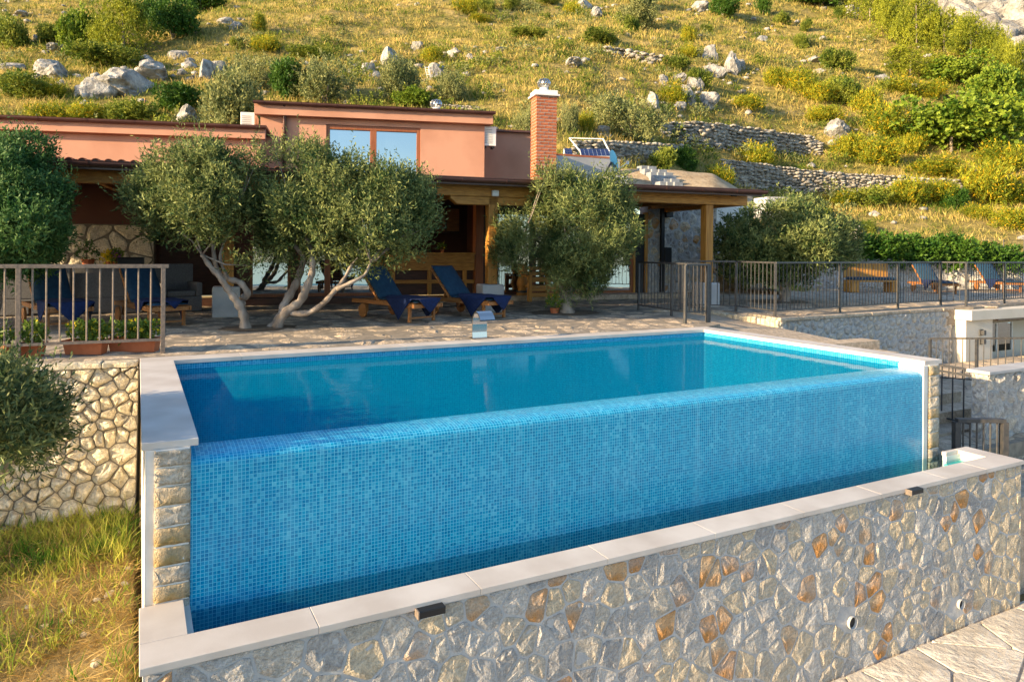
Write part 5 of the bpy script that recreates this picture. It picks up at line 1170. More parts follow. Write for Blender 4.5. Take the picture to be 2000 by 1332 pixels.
# terrace trees further along to the left, outside the picture: their shade falls across the deck
for (x, y, h_, sd_) in ((-8.0, 3.1, 2.3, 1), (-13, 4.6, 3.2, 2), (-10.5, -.1, 2.3, 3)):
    zb_ = 0 if y > .7 else low_h(x, y); tr_ = empty('olive_tree', (x, y, zb_), ['olive tree on the terrace west of the railing', 'tall olive tree at the far west end of the terrace', 'olive tree in the garden below the west terrace'][sd_-1], 'olive tree'); m_ = MB(); limb(m_, [(x, y, zb_), (x+.1, y, zb_+.8), (x-.1, y+.1, zb_+1.6)], .14, .08); pbuild(m_, 'trunk', M['bark'], tr_)
    S = [(x+random.uniform(-1, 1), y+random.uniform(-.85, .85), zb_+h_+random.uniform(-.7, .6), random.uniform(.35, .6)) for _ in range(20)]
    pos, dr, l_, w_ = crown_data(S, 3800, 6, .2, .085, .03, up=.7); o = bpy.data.objects.new('crown', leaves('crown', pos, dr, l_, w_, M['olive'])); COL.objects.link(o); loc_parent(o, tr_)

# ================================================================ HEDGE AND BOUNDARY ON THE RIGHT TERRACE
hd = empty('hedge', Zp(1780, 545, 0), 'dark green hedge growing over the low stone wall behind the loungers', 'hedge')
S = []
for u in np.arange(1672, 1990, 7):
    for q in range(3): S.append((*Dp(u+rb_.uniform(-5, 5), rb_.uniform(474, 512)+(6 if u > 1850 else 0)+(u > 1900)*10, 25.8+rb_.uniform(-.5, .5)), rb_.uniform(.2, .38)*(1 if u < 1900 else .7)))
pos, dr, l_, w_ = crown_data(S, 6500, 5, .16, .12, .075, up=.4); o = bpy.data.objects.new('foliage', leaves('foliage', pos, dr, l_, w_, M['hedge'])); COL.objects.link(o); loc_parent(o, hd)
bwl = empty('stone_wall', Dp(1800, 530, 26.4), 'pale low stone wall behind the loungers under the hedge', 'stone wall')
A_, B_ = Vector(Dp(1560, 500, 25.3)), Vector(Dp(2080, 500, 25.9)); A_.z = B_.z = 0; X = (B_-A_).normalized(); Nn = Vector((X.y, -X.x, 0)); LW = (B_-A_).length
pbuild(MB().box((A_+B_)/2+Vector((0, 0, .45))-Nn*.2, (LW, .4, 1.3), rz=math.atan2(X.y, X.x)), 'mortar', M['concrete'], bwl)
random.seed(61); rub(bwl, jitter_pts(LW, 1.08, .38, .26, .34), [(0, 0), (LW, 0), (LW, 1.08), (0, 1.08)], A_, X, (0, 0, 1), Nn, M['stone_grey'], gap=.03, rnd_=.25, proud=.015, dome=.03, rough=.02, limit=250)
pr_ = Vector(Dp(1650, 455, 25.2)); t = empty('stone_pillar', pr_, 'pale square stone pillar at the end of the hedge beside the olive crown', 'pillar'); pbuild(MB().box(pr_+Vector((0, 0, -.35)), (.6, .6, 1.1), rz=-.3), 'pillar_body', M['stone_warm'], t, .02); pbuild(MB().box(pr_+Vector((0, 0, .23)), (.7, .7, .06), rz=-.3), 'pillar_cap', M['stone_warm'], t, .01)
wfn = empty('wire_fence', Dp(1920, 475, 27), 'thin wire fence above the far right stone wall', 'fence')
q = [Vector(Dp(u, 492, 27.6)) for u in (1880, 1920, 1960, 2000, 2040)]
for p in q: pbuild(MB().tube([p-Vector((0, 0, .5)), p+Vector((0, 0, .5))], .02, 6), 'post', M['iron'], wfn)
for z_ in (.45, .2, -.05): pbuild(MB().tube([p+Vector((0, 0, z_)) for p in q], .006, 4), 'wire', M['iron'], wfn)
# ================================================================ HILLSIDE
def ico(sub, seed, squash=(1, 1, .7), amp=.35, cuts=5):
    import bmesh
    bm = bmesh.new(); bmesh.ops.create_icosphere(bm, subdivisions=sub, radius=1); r_ = random.Random(seed); off = Vector((r_.uniform(0, 50),)*3)
    planes = [(Vector((r_.gauss(0, 1), r_.gauss(0, 1), r_.gauss(.3, 1))).normalized(), r_.uniform(.55, .85)) for _ in range(cuts)]
    for v in bm.verts:
        p = v.co.copy(); p *= 1+amp*noise.noise(p*1.3+off)+amp*.5*(.4-abs(noise.noise(p*2.6+off)))+amp*.25*noise.noise(p*6+off)
        for n_, dd in planes:
            k = p.dot(n_)
            if k > dd: p -= n_*(k-dd)*.85
        v.co = Vector((p.x*squash[0], p.y*squash[1], p.z*squash[2]))
    me = bpy.data.meshes.new('rock'); bm.to_mesh(me); bm.free(); me.materials.append(M['rock']); return me
ROCKS = [ico(4, s, sq, .4) for s, sq in ((1, (1, .8, .75)), (2, (1, .9, .95)), (3, (1, .8, .5)), (4, (.8, .8, 1.2)), (5, (1, .9, .65)))]
def rock(u, v, w_, h_, label, var=0, rz=0.0, tilt=0):
    P, d = on_hill(u, v-h_*.15, 19); sx = w_/2/FPX*d; sz = h_/1.5/FPX*d
    o = bpy.data.objects.new('boulder', ROCKS[var]); COL.objects.link(o); o.location = Vector(P)+Vector((0, 0, sz*.15)); k = [.75, .95, .5, 1.2, .65][var]
    o.scale = (sx*1.1, sx*.95, sz/k*1.05); o.rotation_euler = (0, tilt, rz-YAW); tag(o, label, 'boulder', 'limestone boulders on the hillside')
for i, a in enumerate([
    (195, 196, 75, 46, 'lowest grey boulder of the big outcrop above the left wing roof', 0), (248, 186, 110, 46, 'broad ribbed boulder in the middle of the left outcrop', 2), (300, 160, 95, 36, 'upper right slab of the left outcrop above the dark bush', 2),
    (285, 132, 60, 26, 'top boulder of the left outcrop under the spreading pine', 4), (105, 155, 78, 38, 'grey lichened boulder left of the big outcrop', 1), (28, 142, 42, 24, 'small pale boulder nearest the left edge', 4), (116, 102, 48, 16, 'flat pale rock under the young ash tree', 2),
    (405, 158, 48, 46, 'upright pale boulder between the outcrop and the grey green olives', 3), (428, 150, 38, 34, 'boulder leaning against the upright pale one', 1), (440, 46, 30, 13, 'white rock high on the shaded slope', 4), (461, 58, 22, 18, 'brownish rock touching the white one on the shaded slope', 1),
    (45, 33, 34, 10, 'flat white rock in the upper left corner', 2), (22, 6, 26, 12, 'rock cut by the top edge in the left corner', 4), (72, 80, 15, 13, 'tiny white rock beside the upper left bushes', 1), (352, 116, 36, 22, 'pale rock in the shade right of the outcrop', 4), (372, 128, 26, 14, 'low rock beside the pale one right of the outcrop', 2),
    (763, 138, 62, 52, 'largest leaning grey boulder above the upper storey roof', 3), (718, 148, 36, 26, 'boulder left of the largest leaning one', 1), (732, 158, 26, 20, 'small boulder below and left of the leaning one', 4), (815, 100, 24, 22, 'small craggy rock right of the leaning boulder', 1), (852, 152, 36, 32, 'rounded boulder beside the little ladder', 1),
    (885, 112, 34, 16, 'low rock in shade right of the yellow bush', 2), (918, 118, 16, 14, 'last small rock of the shaded row in mid slope', 1), (980, 102, 26, 10, 'pale stones half buried in the middle grass', 2), (1120, 130, 62, 15, 'long flat white slab in the grass above the chimney', 2),
    (1277, 218, 38, 42, 'tall blue grey boulder behind the large olive bush', 3), (1345, 204, 28, 44, 'narrow boulder leaning right of the yellow broom', 3), (1382, 210, 42, 36, 'round blue grey boulder right of the broom', 1), (1330, 216, 34, 20, 'low boulder at the foot of the yellow broom', 4), (1296, 164, 20, 20, 'white rock left of the stone heap', 1),
    (1325, 160, 36, 20, 'pale rock heap above the yellow broom', 4), (1355, 176, 32, 26, 'broken pale rocks beside the round green bush', 0), (1388, 122, 34, 38, 'upright craggy boulder in the middle of the right slope', 3), (1425, 142, 42, 40, 'dark leaning boulder right of the craggy one', 0), (1446, 138, 22, 26, 'small boulder at the end of the dark leaning row', 1),
    (1392, 150, 44, 22, 'pale flat rocks below the craggy boulder', 2), (1366, 22, 34, 22, 'boulder at the top between dark bushes', 1), (1490, 86, 32, 18, 'white rock in the open grass left of the pines', 4), (1587, 122, 32, 10, 'flat rock above the broom thicket', 2), (1595, 146, 34, 10, 'low grey rock beside the isolated green bush', 2),
    (1722, 158, 28, 12, 'striped grey rock left of the domed pine', 2), (1665, 30, 50, 18, 'rock ledge in shade at the top left of the pines', 2), (1628, 266, 62, 32, 'white craggy rock heap beyond the right end of the upper terrace wall', 0), (362, 246, 66, 40, 'blue grey rock directly above the left wing gutter', 0), (1175, 262, 30, 20, 'rock tucked under the left side of the large olive bush', 1),
    (1140, 20, 34, 18, 'blue grey ledge at the top of the slope above the chimney', 2), (1168, 34, 30, 20, 'shaded ledge right of the top blue grey one', 0), (1740, 130, 16, 9, 'tiny pale rock above the striped one', 1)]):
    rock(*a, rz=i*.7, tilt=(-.35 if 'leaning' in a[4] else 0))
# scattered small loose stones, far too many to count
def merged(meshes, items, name, m, kind):
    VV, FF, b = [], [], 0; arr = []
    for me in meshes:
        co = np.empty(len(me.vertices)*3, np.float32); me.vertices.foreach_get('co', co); arr.append((co.reshape(-1, 3), np.array([p.vertices[:] for p in me.polygons], np.int32)))
    for k, P, s, rz in items:
        co, f = arr[k]; c, sn = math.cos(rz), math.sin(rz); q = co*np.array(s); q = np.stack([q[:, 0]*c-q[:, 1]*sn, q[:, 0]*sn+q[:, 1]*c, q[:, 2]], 1)+np.array(P); VV.append(q); FF.append(f+b); b += len(q)
    V = np.concatenate(VV).astype(np.float32); F = np.concatenate(FF).astype(np.int32); me = bpy.data.meshes.new(name)
    me.vertices.add(len(V)); me.vertices.foreach_set('co', V.ravel()); me.loops.add(F.size); me.loops.foreach_set('vertex_index', F.ravel()); me.polygons.add(len(F)); me.polygons.foreach_set('loop_start', np.arange(0, F.size, 3, dtype=np.int32)); me.polygons.foreach_set('loop_total', np.full(len(F), 3, np.int32)); me.materials.append(m); me.update(calc_edges=True)
    o = bpy.data.objects.new(name, me); COL.objects.link(o); return tag(o, kind=kind)
SM = [ico(1, 20+s, (1, .9, .7), .45, 3) for s in range(4)]; MD = [ico(3, 30+s, (1, .9, .85), .5, 6) for s in range(4)]
BOULD = [o for o in COL.objects if o.get('category') == 'boulder']
its = []
for o in BOULD:
    for _ in range(9):
        x = o.location.x+random.gauss(0, 1)*o.scale.x*1.3; y = o.location.y+random.gauss(0, 1)*o.scale.x*.9; d, l_ = xy_dl(x, y)
        if d < 24: continue
        s = o.scale.x*random.uniform(.12, .4); its.append((random.randrange(4), (x, y, hill_h(d, l_)+s*.1), (s, s, s*.8), random.uniform(0, 6)))
for _ in range(620):
    d = math.exp(random.uniform(math.log(30), math.log(120))); a = random.uniform(-.75, .85); 
    if noise.noise(Vector((d*.08, a*5, 3))) < -.05: continue
    x, y = dl_xy(d, a*d); s = random.uniform(.08, .3)*(1+d/120); its.append((random.randrange(4), (x, y, hill_h(d, a*d)+s*.2), (s, s, s*.8), random.uniform(0, 6)))
tag(merged(SM, its, 'loose_stones', M['rock'], 'stuff'), 'loose pale stones strewn over the dry hillside', 'stones')
# rock face in the top right corner
its = []
for _ in range(330):
    u = random.uniform(1700, 2060); lim = (u-1790)*.58; 
    if u < 1790 and random.random() < .5: continue
    v = random.uniform(-60, max(-20, lim+random.uniform(-10, 12)))
    P, d = on_hill(u, v, 40); d += 3; s = random.uniform(12, 34)/FPX*d; its.append((random.randrange(4), P, (s, s, s*random.uniform(.7, 1.5)), random.uniform(0, 6)))
M['cliff'] = mat('limestone_cliff', (.14, .13, .12), .95, (.46, .43, .37), .7, 9, bump=.8, bscale=.9, sp=(.32, .62)); tag(merged(MD, its, 'cliff', M['cliff'], 'structure'))  # two grey-brown rock tones mixed by broad noise
# ---- dry stone terrace walls
def terrace_wall(top, hpx, label, d0=22, size=.17, dens=1.0, depth=None):
    us = np.array([t[0] for t in top], float); vt = np.array([t[1] for t in top], float); vb = np.array([t[1]+t[2] for t in top], float); its = []
    rr = random.Random(len(label)); u = us[0]; t_ = None
    base = []
    while u < us[-1]:
        v1, v0 = np.interp(u, us, vb), np.interp(u, us, vt); P, d = on_hill(u, v1, d0); d -= .1
        if depth: d = np.interp(u, us, depth)
        base.append((u, v0, v1, d)); step = size*FPX/d*.72; v = v0+rr.uniform(0, 2)
        while v < v1+3:
            s = size*rr.uniform(.3, .85); Pq = Dp(u+rr.uniform(-.4, .4)*step, v, d+rr.uniform(-.08, .06)+.35*(v1-v)/max(8, v1-v0)*0); its.append((rr.randrange(4), Pq, (s, s*.8, s*rr.uniform(.4, .85)), rr.uniform(-.9, .9)-YAW)); v += size*rr.uniform(.45, .85)*FPX/d
        u += step
    t = empty('stone_wall', Dp(*[(base[len(base)//2])[k] for k in (0, 2, 3)]), label, 'stone wall', 'dry stone terrace walls on the hillside')
    m_ = MB()
    for (u, v0, v1, d) in base: m_.v += [tuple(Dp(u, v0+1, d+.12)), tuple(Dp(u, v1+6, d+.12)), tuple(Dp(u, v1+6, d+1.4)), tuple(Dp(u, v0+1, d+.9))]
    for i in range(len(base)-1):
        for k in range(4): m_.f.append((4*i+k, 4*i+(k+1) % 4, 4*i+4+(k+1) % 4, 4*i+4+k))
    pbuild(m_, 'core', M['stone_fill'], t); o = merged(SM, its, 'stones', M['stone_fill'], 'stuff'); loc_parent(o, t)
terrace_wall([(1290, 240, 30), (1340, 239, 42), (1400, 241, 48), (1460, 249, 48), (1520, 258, 44), (1580, 266, 36), (1612, 280, 20)], 0, 'upper dry stone terrace wall behind the rounded yellow broom', 26, .30)
terrace_wall([(1412, 312, 46), (1470, 318, 52), (1560, 330, 46), (1640, 338, 36), (1720, 342, 28), (1800, 348, 20), (1882, 353, 20)], 0, 'long lower dry stone terrace wall at the foot of the right slope', 24, .26)
terrace_wall([(1120, 276, 34), (1200, 276, 40), (1260, 280, 36), (1345, 284, 30)], 0, 'rough dry stone wall behind the solar panels', 22, .24)
terrace_wall([(1183, 92, 14), (1215, 96, 18), (1250, 102, 18), (1296, 112, 12)], 0, 'short tumbled stone wall high above the chimney', 30, .45)
terrace_wall([(868, 205, 9), (905, 206, 9), (935, 210, 8)], 0, 'low row of stones just above the upper storey roof', 22, .2)

# ---- shrubs and trees: a few crown shapes per kind, placed one by one
def crown_mesh(name, kind, seed):
    global rng
    rng = np.random.default_rng(seed); r_ = random.Random(seed)
    if kind == 'broom': S = [(r_.uniform(-.5, .5), r_.uniform(-.5, .5), r_.uniform(.1, .55), r_.uniform(.3, .5)) for _ in range(12)]; a = crown_data(S, 1100, 6, .30, .13, .032, up=1.5, inner=.3); m = M['shrub_yellow']
    elif kind == 'green': S = [(r_.uniform(-.58, .58), r_.uniform(-.58, .58), r_.uniform(.15, .8), r_.uniform(.22, .4)) for _ in range(20)]; a = crown_data(S, 1500, 5, .14, .10, .055, up=.6, inner=.4); m = M['shrub_green']
    elif kind == 'grey': S = [(r_.uniform(-.6, .6), r_.uniform(-.6, .6), r_.uniform(.15, .85), r_.uniform(.22, .4)) for _ in range(22)]; a = crown_data(S, 1500, 6, .20, .085, .035, up=1.0, inner=.35); m = M['shrub_grey']
    elif kind == 'dark': S = [(r_.uniform(-.58, .58), r_.uniform(-.58, .58), r_.uniform(.15, .9), r_.uniform(.22, .4)) for _ in range(20)]; a = crown_data(S, 1500, 5, .12, .09, .05, up=.4, inner=.4); m = M['hedge']
    elif kind == 'fig': S = [(r_.uniform(-.65, .65), r_.uniform(-.65, .65), r_.uniform(.25, .8), r_.uniform(.18, .34)) for _ in range(30)]; a = crown_data(S, 1900, 5, .08, .075, .06, up=.5, inner=.55); m = M['fig']
    else:
        S = []
        for k in range(34):
            z = r_.uniform(.12, .98); rr = (1-z)**.4*.72; an = r_.uniform(0, 6.3); S.append((rr*math.cos(an)*r_.uniform(.4, 1), rr*math.sin(an)*r_.uniform(.4, 1), z*1.0, r_.uniform(.16, .26)*(1.2-z*.4)))
        a = crown_data(S, 2300, 6, .07, .05, .018, up=.9, inner=.35); m = M['pine_leaf']
    return leaves(name, *a, m)
CR = {k: [crown_mesh('crown', k, 100+i*7+j) for j in range(3)] for i, k in enumerate(('broom', 'green', 'grey', 'dark', 'fig', 'pine'))}
stem = MB(); stem.smooth = True
for k in range(4): limb(stem, [(0, 0, -.25), (.05*math.cos(k*1.6), .05*math.sin(k*1.6), .15), (.25*math.cos(k*1.6), .25*math.sin(k*1.6), .5)], .035, .015, 6, 3)
STEM = stem.mesh('stem', M['bark']); tk = MB(); tk.smooth = True; limb(tk, [(0, 0, -.15), (.02, 0, .3), (0, .02, .8)], .035, .012, 7, 4); TRUNK = tk.mesh('trunk', M['bark'])
NAMES = {'broom': ('broom_bush', 'bush'), 'green': ('green_bush', 'bush'), 'grey': ('wild_olive', 'bush'), 'dark': ('dark_bush', 'bush'), 'fig': ('broadleaf_tree', 'tree'), 'pine': ('pine_tree', 'tree')}
rs_ = random.Random(4)
def plant(kind, u, v, w_, h_, label, group=None):
    P, d = on_hill(u, v, 19); n_, c = NAMES[kind]; pk = 1.5 if kind == 'pine' else 1; sx = w_/2/FPX*d/.86*pk; sz = h_/FPX*d/(1.18 if kind != 'pine' else 1.08)*(1.1 if kind == 'pine' else 1)
    t = empty(n_, Vector(P)-Vector((0, 0, sz*.06)), label, c, group or {'broom': 'yellow broom bushes on the hillside', 'green': 'green bushes on the hillside', 'grey': 'grey green wild olives behind the house', 'dark': 'dark bushes on the hillside', 'fig': 'broad leaved trees on the right slope', 'pine': 'pines in the upper right corner'}[kind], rs_.uniform(0, 6.3))
    t.scale = (sx, sx, sz)
    o = bpy.data.objects.new('crown', rs_.choice(CR[kind])); link(o, t); o = bpy.data.objects.new('trunk' if kind in ('pine', 'fig') else 'stem', TRUNK if kind in ('pine', 'fig') else STEM); link(o, t)
for a in [
    ('green', 22, 98, 70, 70, 'green bush cut by the left edge above the small pale boulder'), ('fig', 158, 114, 84, 112, 'light green young ash tree above the left outcrop'), ('pine', 240, 112, 110, 116, 'broad yellow green pine right of the young ash'), ('dark', 338, 76, 90, 88, 'dark round tree in the shade right of the broad pine'),
    ('dark', 395, 24, 90, 50, 'dark bush cut by the top edge right of the dark round tree'), ('dark', 298, 60, 70, 70, 'dark tree squeezed between the broad pine and the round tree'), ('green', 215, 134, 120, 48, 'low spreading green bush touching the top of the left outcrop'), ('green', 98, 84, 50, 42, 'small green bush left of the young ash'), ('green', 48, 194, 105, 56, 'rounded green bush above the left end of the wing roof'), ('broom', 112, 192, 56, 38, 'yellow green bush between the left bush and the outcrop'),
    ('dark', 345, 222, 100, 62, 'dark bush directly above the wing roof left of the grey rock'), ('broom', 95, 236, 80, 40, 'yellow flowering broom above the wing gutter on the far left'), ('broom', 165, 238, 90, 44, 'yellow flowering broom below the lowest outcrop boulder'), ('green', 250, 240, 100, 46, 'low green bush beside the leaning fence posts'),
    ('grey', 450, 250, 130, 118, 'large grey green wild olive left of the air conditioner'), ('grey', 505, 178, 90, 70, 'wild olive behind the large one at the left'), ('dark', 565, 195, 80, 84, 'dark green bush between two wild olives'), ('grey', 636, 202, 120, 92, 'wild olive just above the gutter of the upper storey'), ('green', 610, 118, 90, 34, 'green scrub above the wild olives'),
    ('broom', 505, 62, 30, 44, 'thin yellow green sapling on the shaded slope'), ('broom', 520, 100, 60, 38, 'yellow green scrub under the thin sapling'), ('green', 462, 94, 24, 24, 'tiny bright green bush left of the sapling'), ('grey', 784, 198, 86, 92, 'wild olive in front of the largest leaning boulder'), ('fig', 800, 208, 80, 46, 'bright green low bush at the base of that wild olive, above the roof'),
    ('grey', 880, 198, 64, 52, 'small pale wild olive right of the roof ventilator'), ('broom', 848, 120, 50, 34, 'yellow bush right of the small craggy rock'), ('green', 1035, 78, 64, 24, 'wide low green bush in the middle of the open grass'), ('broom', 912, 26, 56, 34, 'yellow bush at the top of the slope, leftmost of the top row'),
    ('green', 952, 24, 28, 28, 'small green bush second in the top row'), ('green', 998, 20, 34, 28, 'small green bush third in the top row'), ('green', 1072, 8, 44, 20, 'green bush cut by the top edge above the chimney'), ('broom', 938, 46, 44, 20, 'low brownish bush under the top row'), ('green', 1170, 86, 76, 28, 'green bush above the tumbled stone wall'),
    ('broom', 1120, 32, 40, 34, 'yellow bush left of the blue grey ledge'), ('grey', 1243, 56, 80, 58, 'tall feathery bush right of the shaded ledges'), ('green', 1232, 62, 36, 32, 'bright green bush at the foot of the feathery one'), ('dark', 1412, 32, 60, 42, 'dark bush right of the top boulder'), ('dark', 1490, 28, 34, 40, 'dark round bush cut by the top edge'),
    ('dark', 1250, 6, 70, 26, 'dark bush on the top edge above the feathery bush'), ('dark', 1600, 14, 120, 40, 'dark scrub in shade left of the pines'), ('green', 1530, 48, 32, 26, 'small bright bush between the dark bush and the pines'), ('green', 1573, 62, 22, 24, 'smallest round bush on the open slope'), ('green', 1566, 96, 28, 32, 'small round green bush casting a long shadow'),
    ('green', 1638, 142, 58, 48, 'isolated green bush in the open grass left of the domed pine'), ('broom', 1346, 82, 30, 38, 'golden slender bush above the craggy boulder'), ('green', 1380, 66, 22, 20, 'tiny green bush right of the golden slender one'), ('broom', 1348, 112, 44, 26, 'golden low bush left of the craggy boulder'), ('green', 1318, 136, 48, 30, 'olive green low bush left of the rock heap'),
    ('green', 1368, 174, 44, 40, 'round bright green bush between the pale rocks'), ('broom', 1318, 202, 64, 46, 'round yellow broom among the blue grey boulders'), ('broom', 1460, 214, 66, 36, 'yellow green bush casting a shadow above the upper terrace wall'), ('grey', 1228, 276, 128, 88, 'large grey olive bush right of the solar panels'), ('grey', 1030, 262, 44, 58, 'wild olive directly left of the chimney'),
    ('grey', 1112, 262, 34, 62, 'wild olive directly right of the chimney'), ('broom', 1140, 254, 44, 40, 'yellow grass tuft between chimney and the large olive bush'), ('green', 1292, 338, 60, 50, 'green bush above the earth bank'), ('dark', 1340, 332, 46, 50, 'dark leafy bush right of the block steps'), ('broom', 1472, 322, 74, 50, 'rounded yellow broom standing on the lower terrace wall'), ('broom', 1400, 362, 60, 46, 'yellow dry bush at the left end of the lower terrace wall'),
    ('broom', 1520, 168, 50, 44, 'left bush of the broom thicket below the flat rock'), ('broom', 1560, 178, 70, 52, 'second bush of the broom thicket, olive green'), ('broom', 1600, 196, 66, 42, 'yellow bush low in the middle of the thicket'), ('green', 1648, 204, 70, 56, 'green bush in the heart of the thicket'), ('broom', 1630, 176, 52, 30, 'golden bush at the top of the thicket'), ('broom', 1610, 236, 66, 34, 'yellow green bush at the bottom of the thicket'), ('broom', 1690, 222, 60, 60, 'tall broom at the right of the thicket'),
    ('pine', 1700, 44, 76, 90, 'leftmost pine of the upper right group'), ('pine', 1742, 76, 70, 100, 'second pine from the left in the upper right group'), ('pine', 1790, 90, 76, 110, 'third pine, tallest beside the pale cliff'), ('pine', 1845, 100, 70, 76, 'shaded pine in the middle of the group below the cliff'), ('pine', 1895, 118, 70, 88, 'pine under the cliff, right of the shaded one'),
    ('pine', 1940, 128, 56, 76, 'pine second from the right edge under the cliff'), ('pine', 1985, 190, 60, 100, 'pine cut by the right edge'), ('pine', 1958, 160, 50, 76, 'narrow golden pine near the right edge'), ('pine', 1780, 150, 96, 62, 'domed pine bush standing apart below the pine group'), ('green', 1640, 36, 22, 26, 'small bush left of the first pine'),
    ('fig', 1868, 166, 120, 66, 'flat topped tree with visible pale trunk below the pines'), ('fig', 1935, 204, 100, 96, 'rounded bright green tree near the right edge'), ('fig', 1860, 300, 210, 130, 'largest spreading bright green tree on the right slope'), ('broom', 1758, 186, 84, 42, 'yellow broom left of the flat topped tree'), ('broom', 1810, 190, 60, 38, 'golden broom directly below the domed pine'),
    ('broom', 1722, 262, 90, 70, 'yellow broom left of the largest spreading tree'), ('broom', 1655, 306, 66, 54, 'flowering broom just right of the white rock heap'), ('broom', 1712, 322, 80, 62, 'bright yellow flowering broom above the long terrace wall'), ('broom', 1778, 300, 60, 50, 'broom under the left side of the largest tree'), ('broom', 1840, 342, 110, 42, 'low yellow broom under the largest tree'), ('broom', 1950, 330, 90, 60, 'yellow green broom at the right edge below the rounded tree'),
    ('broom', 1925, 392, 100, 90, 'tall broom standing past the right end of the long terrace wall'), ('dark', 1865, 408, 50, 44, 'dark hollow bush between two brooms on the right'), ('broom', 1830, 398, 70, 56, 'yellow green bush left of the dark hollow bush'), ('broom', 1765, 402, 80, 66, 'bushy broom in front of the long terrace wall'), ('green', 1690, 406, 90, 46, 'green scrub at the foot of the long terrace wall'), ('broom', 1640, 404, 60, 38, 'yellow scrub left of the green one below the long wall'),
    ('broom', 1985, 400, 60, 60, 'broom cut by the right edge above the track'), ('broom', 1905, 426, 60, 32, 'small yellow bush beside the track'), ('broom', 1978, 446, 80, 50, 'yellow bush at the right edge beside the track'), ('green', 1606, 446, 34, 52, 'bright green sapling rising behind the olive crown'), ('green', 1690, 452, 40, 24, 'sprig of green above the left end of the hedge'), ('dark', 1990, 240, 70, 60, 'dark shaded bush at the right edge below the last pine')]:
    plant(*a)
# hillside litter: ladder, fence posts and marker
P, d = on_hill(836, 158, 20); t = empty('ladder', P, 'tiny white metal ladder standing beside the rounded boulder', 'ladder'); a_, b_ = Vector(Dp(833, 130, d)), Vector(Dp(839, 158, d)); sx_ = Vector(RT)*.11
for s in (-1, 1): pbuild(MB().beam(a_+sx_*s, b_+sx_*s, .03, .03), 'side_rail', M['white_paint'], t)
for k in range(6): c = a_+(b_-a_)*(k+.5)/6; pbuild(MB().beam(c-sx_, c+sx_, .025, .025), 'rung', M['white_paint'], t)
for u, v, lab in ((250, 240, 'left thin wooden fence post above the wing roof'), (282, 216, 'right thin wooden fence post, higher up the slope'), (1637, 378, 'short white marker post in front of the long terrace wall')):
    P, d = on_hill(u, v, 20); P = Vector(P); t = empty('fence_post', P, lab, 'post'); pbuild(MB().tube([P-Vector((0, 0, .2)), P+Vector((.02, 0, .55)), P+Vector((.03, 0, .62))], [.035, .03, .02], 7), 'post_body', M['concrete'] if u > 1000 else M['pine_v'], t)
# ---- grass
rng = np.random.default_rng(3)
def grass(name, pts, blades, ln, wd, m, label, spread=.08, lean=.5):
    P = np.repeat(np.array(pts), blades, axis=0); n = len(P); P[:, :2] += rng.normal(size=(n, 2))*spread; ln = np.repeat(np.asarray(ln), blades)*rng.uniform(.5, 1.15, n)
    dr = np.stack([rng.normal(size=n)*lean, rng.normal(size=n)*lean, np.ones(n)], 1); wd = np.repeat(np.asarray(wd), blades)*rng.uniform(.6, 1.2, n)
    o = bpy.data.objects.new(name, leaves(name, P, dr, ln, wd, m)); COL.objects.link(o); return tag(o, label, 'grass', kind='stuff')
pts, ln_, wd_ = [], [], []
for _ in range(46000):
    d = math.exp(random.uniform(math.log(23), math.log(150))); a = random.uniform(-.78, .9); l_ = a*d
    if .25 < a and 24.5 < d < 34 and random.random() < .75: continue
    if a > .1 and d < 27 and a < .42: continue
    nv = noise.noise(Vector((d*.25, l_*.25, 7)))
    if nv < -.32 and random.random() < .6: continue
    x, y = dl_xy(d, l_); pts.append((x, y, hill_h(d, l_)-.03)); ln_.append(.26+d*.0038+.15*nv); wd_.append(.012+d*.0007)
grass('dry_grass', pts, 8, ln_, wd_, M['drygrass'], 'dry golden grass covering the hillside', spread=.16, lean=.55)
pts, ln_, wd_ = [], [], []
for _ in range(15000):
    x, y = random.uniform(-5.5, -.0), random.uniform(-7.5, -.1); nv = noise.noise(Vector((x*.8, y*.8, 2)))
    if nv < -.15 and random.random() < .8: continue
    if x > -1.3 and y < -1.0 and random.random() < .72: continue
    pts.append((x, y, low_h(x, y)-.01)); ln_.append(random.uniform(.10, .26)+.12*max(0, nv)); wd_.append(.011)
grass('green_grass', pts, 6, ln_, wd_, M['greengrass'], 'patchy green grass and weeds in the garden left of the pool', spread=.03, lean=.6)
M['straw'] = leafmat('dead_straw', (.24, .14, .03), (.66, .47, .19), 4, .25, .9)
pts, ln_, wd_ = [], [], []
for _ in range(8000):
    x, y = random.uniform(-5.5, .012), random.uniform(-7.5, -.05); pts.append((x, y, low_h(x, y)+.01)); ln_.append(random.uniform(.12, .34)); wd_.append(.0055)
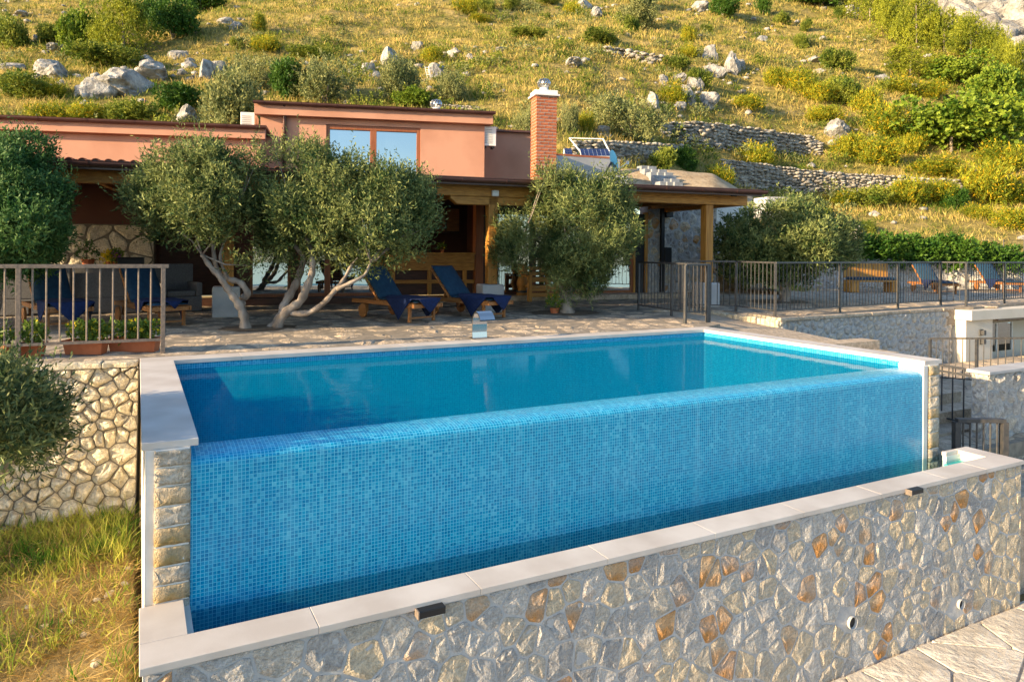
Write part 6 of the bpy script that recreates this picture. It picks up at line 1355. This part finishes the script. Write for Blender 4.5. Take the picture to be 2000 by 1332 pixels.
grass('dry_straw', pts, 6, ln_, wd_, M['straw'], 'flattened dead straw in the garden left of the pool', spread=.05, lean=2.2)
its = []
for _ in range(260):
    x, y = random.uniform(-5, -.05), random.uniform(-7, -.1); s = random.uniform(.015, .06); its.append((random.randrange(4), (x, y, low_h(x, y)+s*.2), (s, s, s*.7), random.uniform(0, 6)))
tag(merged(SM, its, 'garden_stones', M['stone_warm'], 'stuff'), 'small stones lying in the dry garden grass', 'stones')

pts, ln_, wd_ = [], [], []
for _ in range(16000):
    d = math.exp(random.uniform(math.log(24), math.log(150))); a = random.uniform(-.78, .9); l_ = a*d
    if .1 < a and d < 34: continue
    nv = noise.noise(Vector((d*.12, l_*.12, 31)))+.5*noise.noise(Vector((d*.5, l_*.5, 11)))
    if nv < .06: continue
    x, y = dl_xy(d, l_); pts.append((x, y, hill_h(d, l_)-.03)); ln_.append(.22+d*.0036); wd_.append(.02+d*.0009)
grass('weeds', pts, 9, ln_, wd_, M['shrub_green'], 'low green weeds and tussocks between the dry hillside grass', spread=.2, lean=.9)

S = []
for _ in range(1150):
    d = math.exp(random.uniform(math.log(27), math.log(140))); a = random.uniform(-.75, .88); l_ = a*d
    if a > .1 and d < 36: continue
    if noise.noise(Vector((d*.06, l_*.06, 51)))+.4*noise.noise(Vector((d*.3, l_*.3, 5))) < -.02: continue
    x, y = dl_xy(d, l_); r_ = random.uniform(.18, .5)*(1+d/160); z = hill_h(d, l_); S += [(x+random.uniform(-r_, r_), y+random.uniform(-r_, r_), z+r_*random.uniform(.1, .5), r_*random.uniform(.6, 1)) for _ in range(3)]
rng = np.random.default_rng(8); h1 = S[:len(S)//2]; h2 = S[len(S)//2:]
for nm, SS, m in (('undergrowth', h1, M['shrub_green']), ('undergrowth', h2, M['shrub_grey'])):
    pos, dr, l_, w_ = crown_data(SS, 15000, 6, .2, .15, .07, up=.7, inner=.3); o = bpy.data.objects.new(nm, leaves(nm, pos, dr, l_, w_, m)); COL.objects.link(o); tag(o, 'small mixed scrub growing all over the hillside', 'undergrowth', kind='stuff')
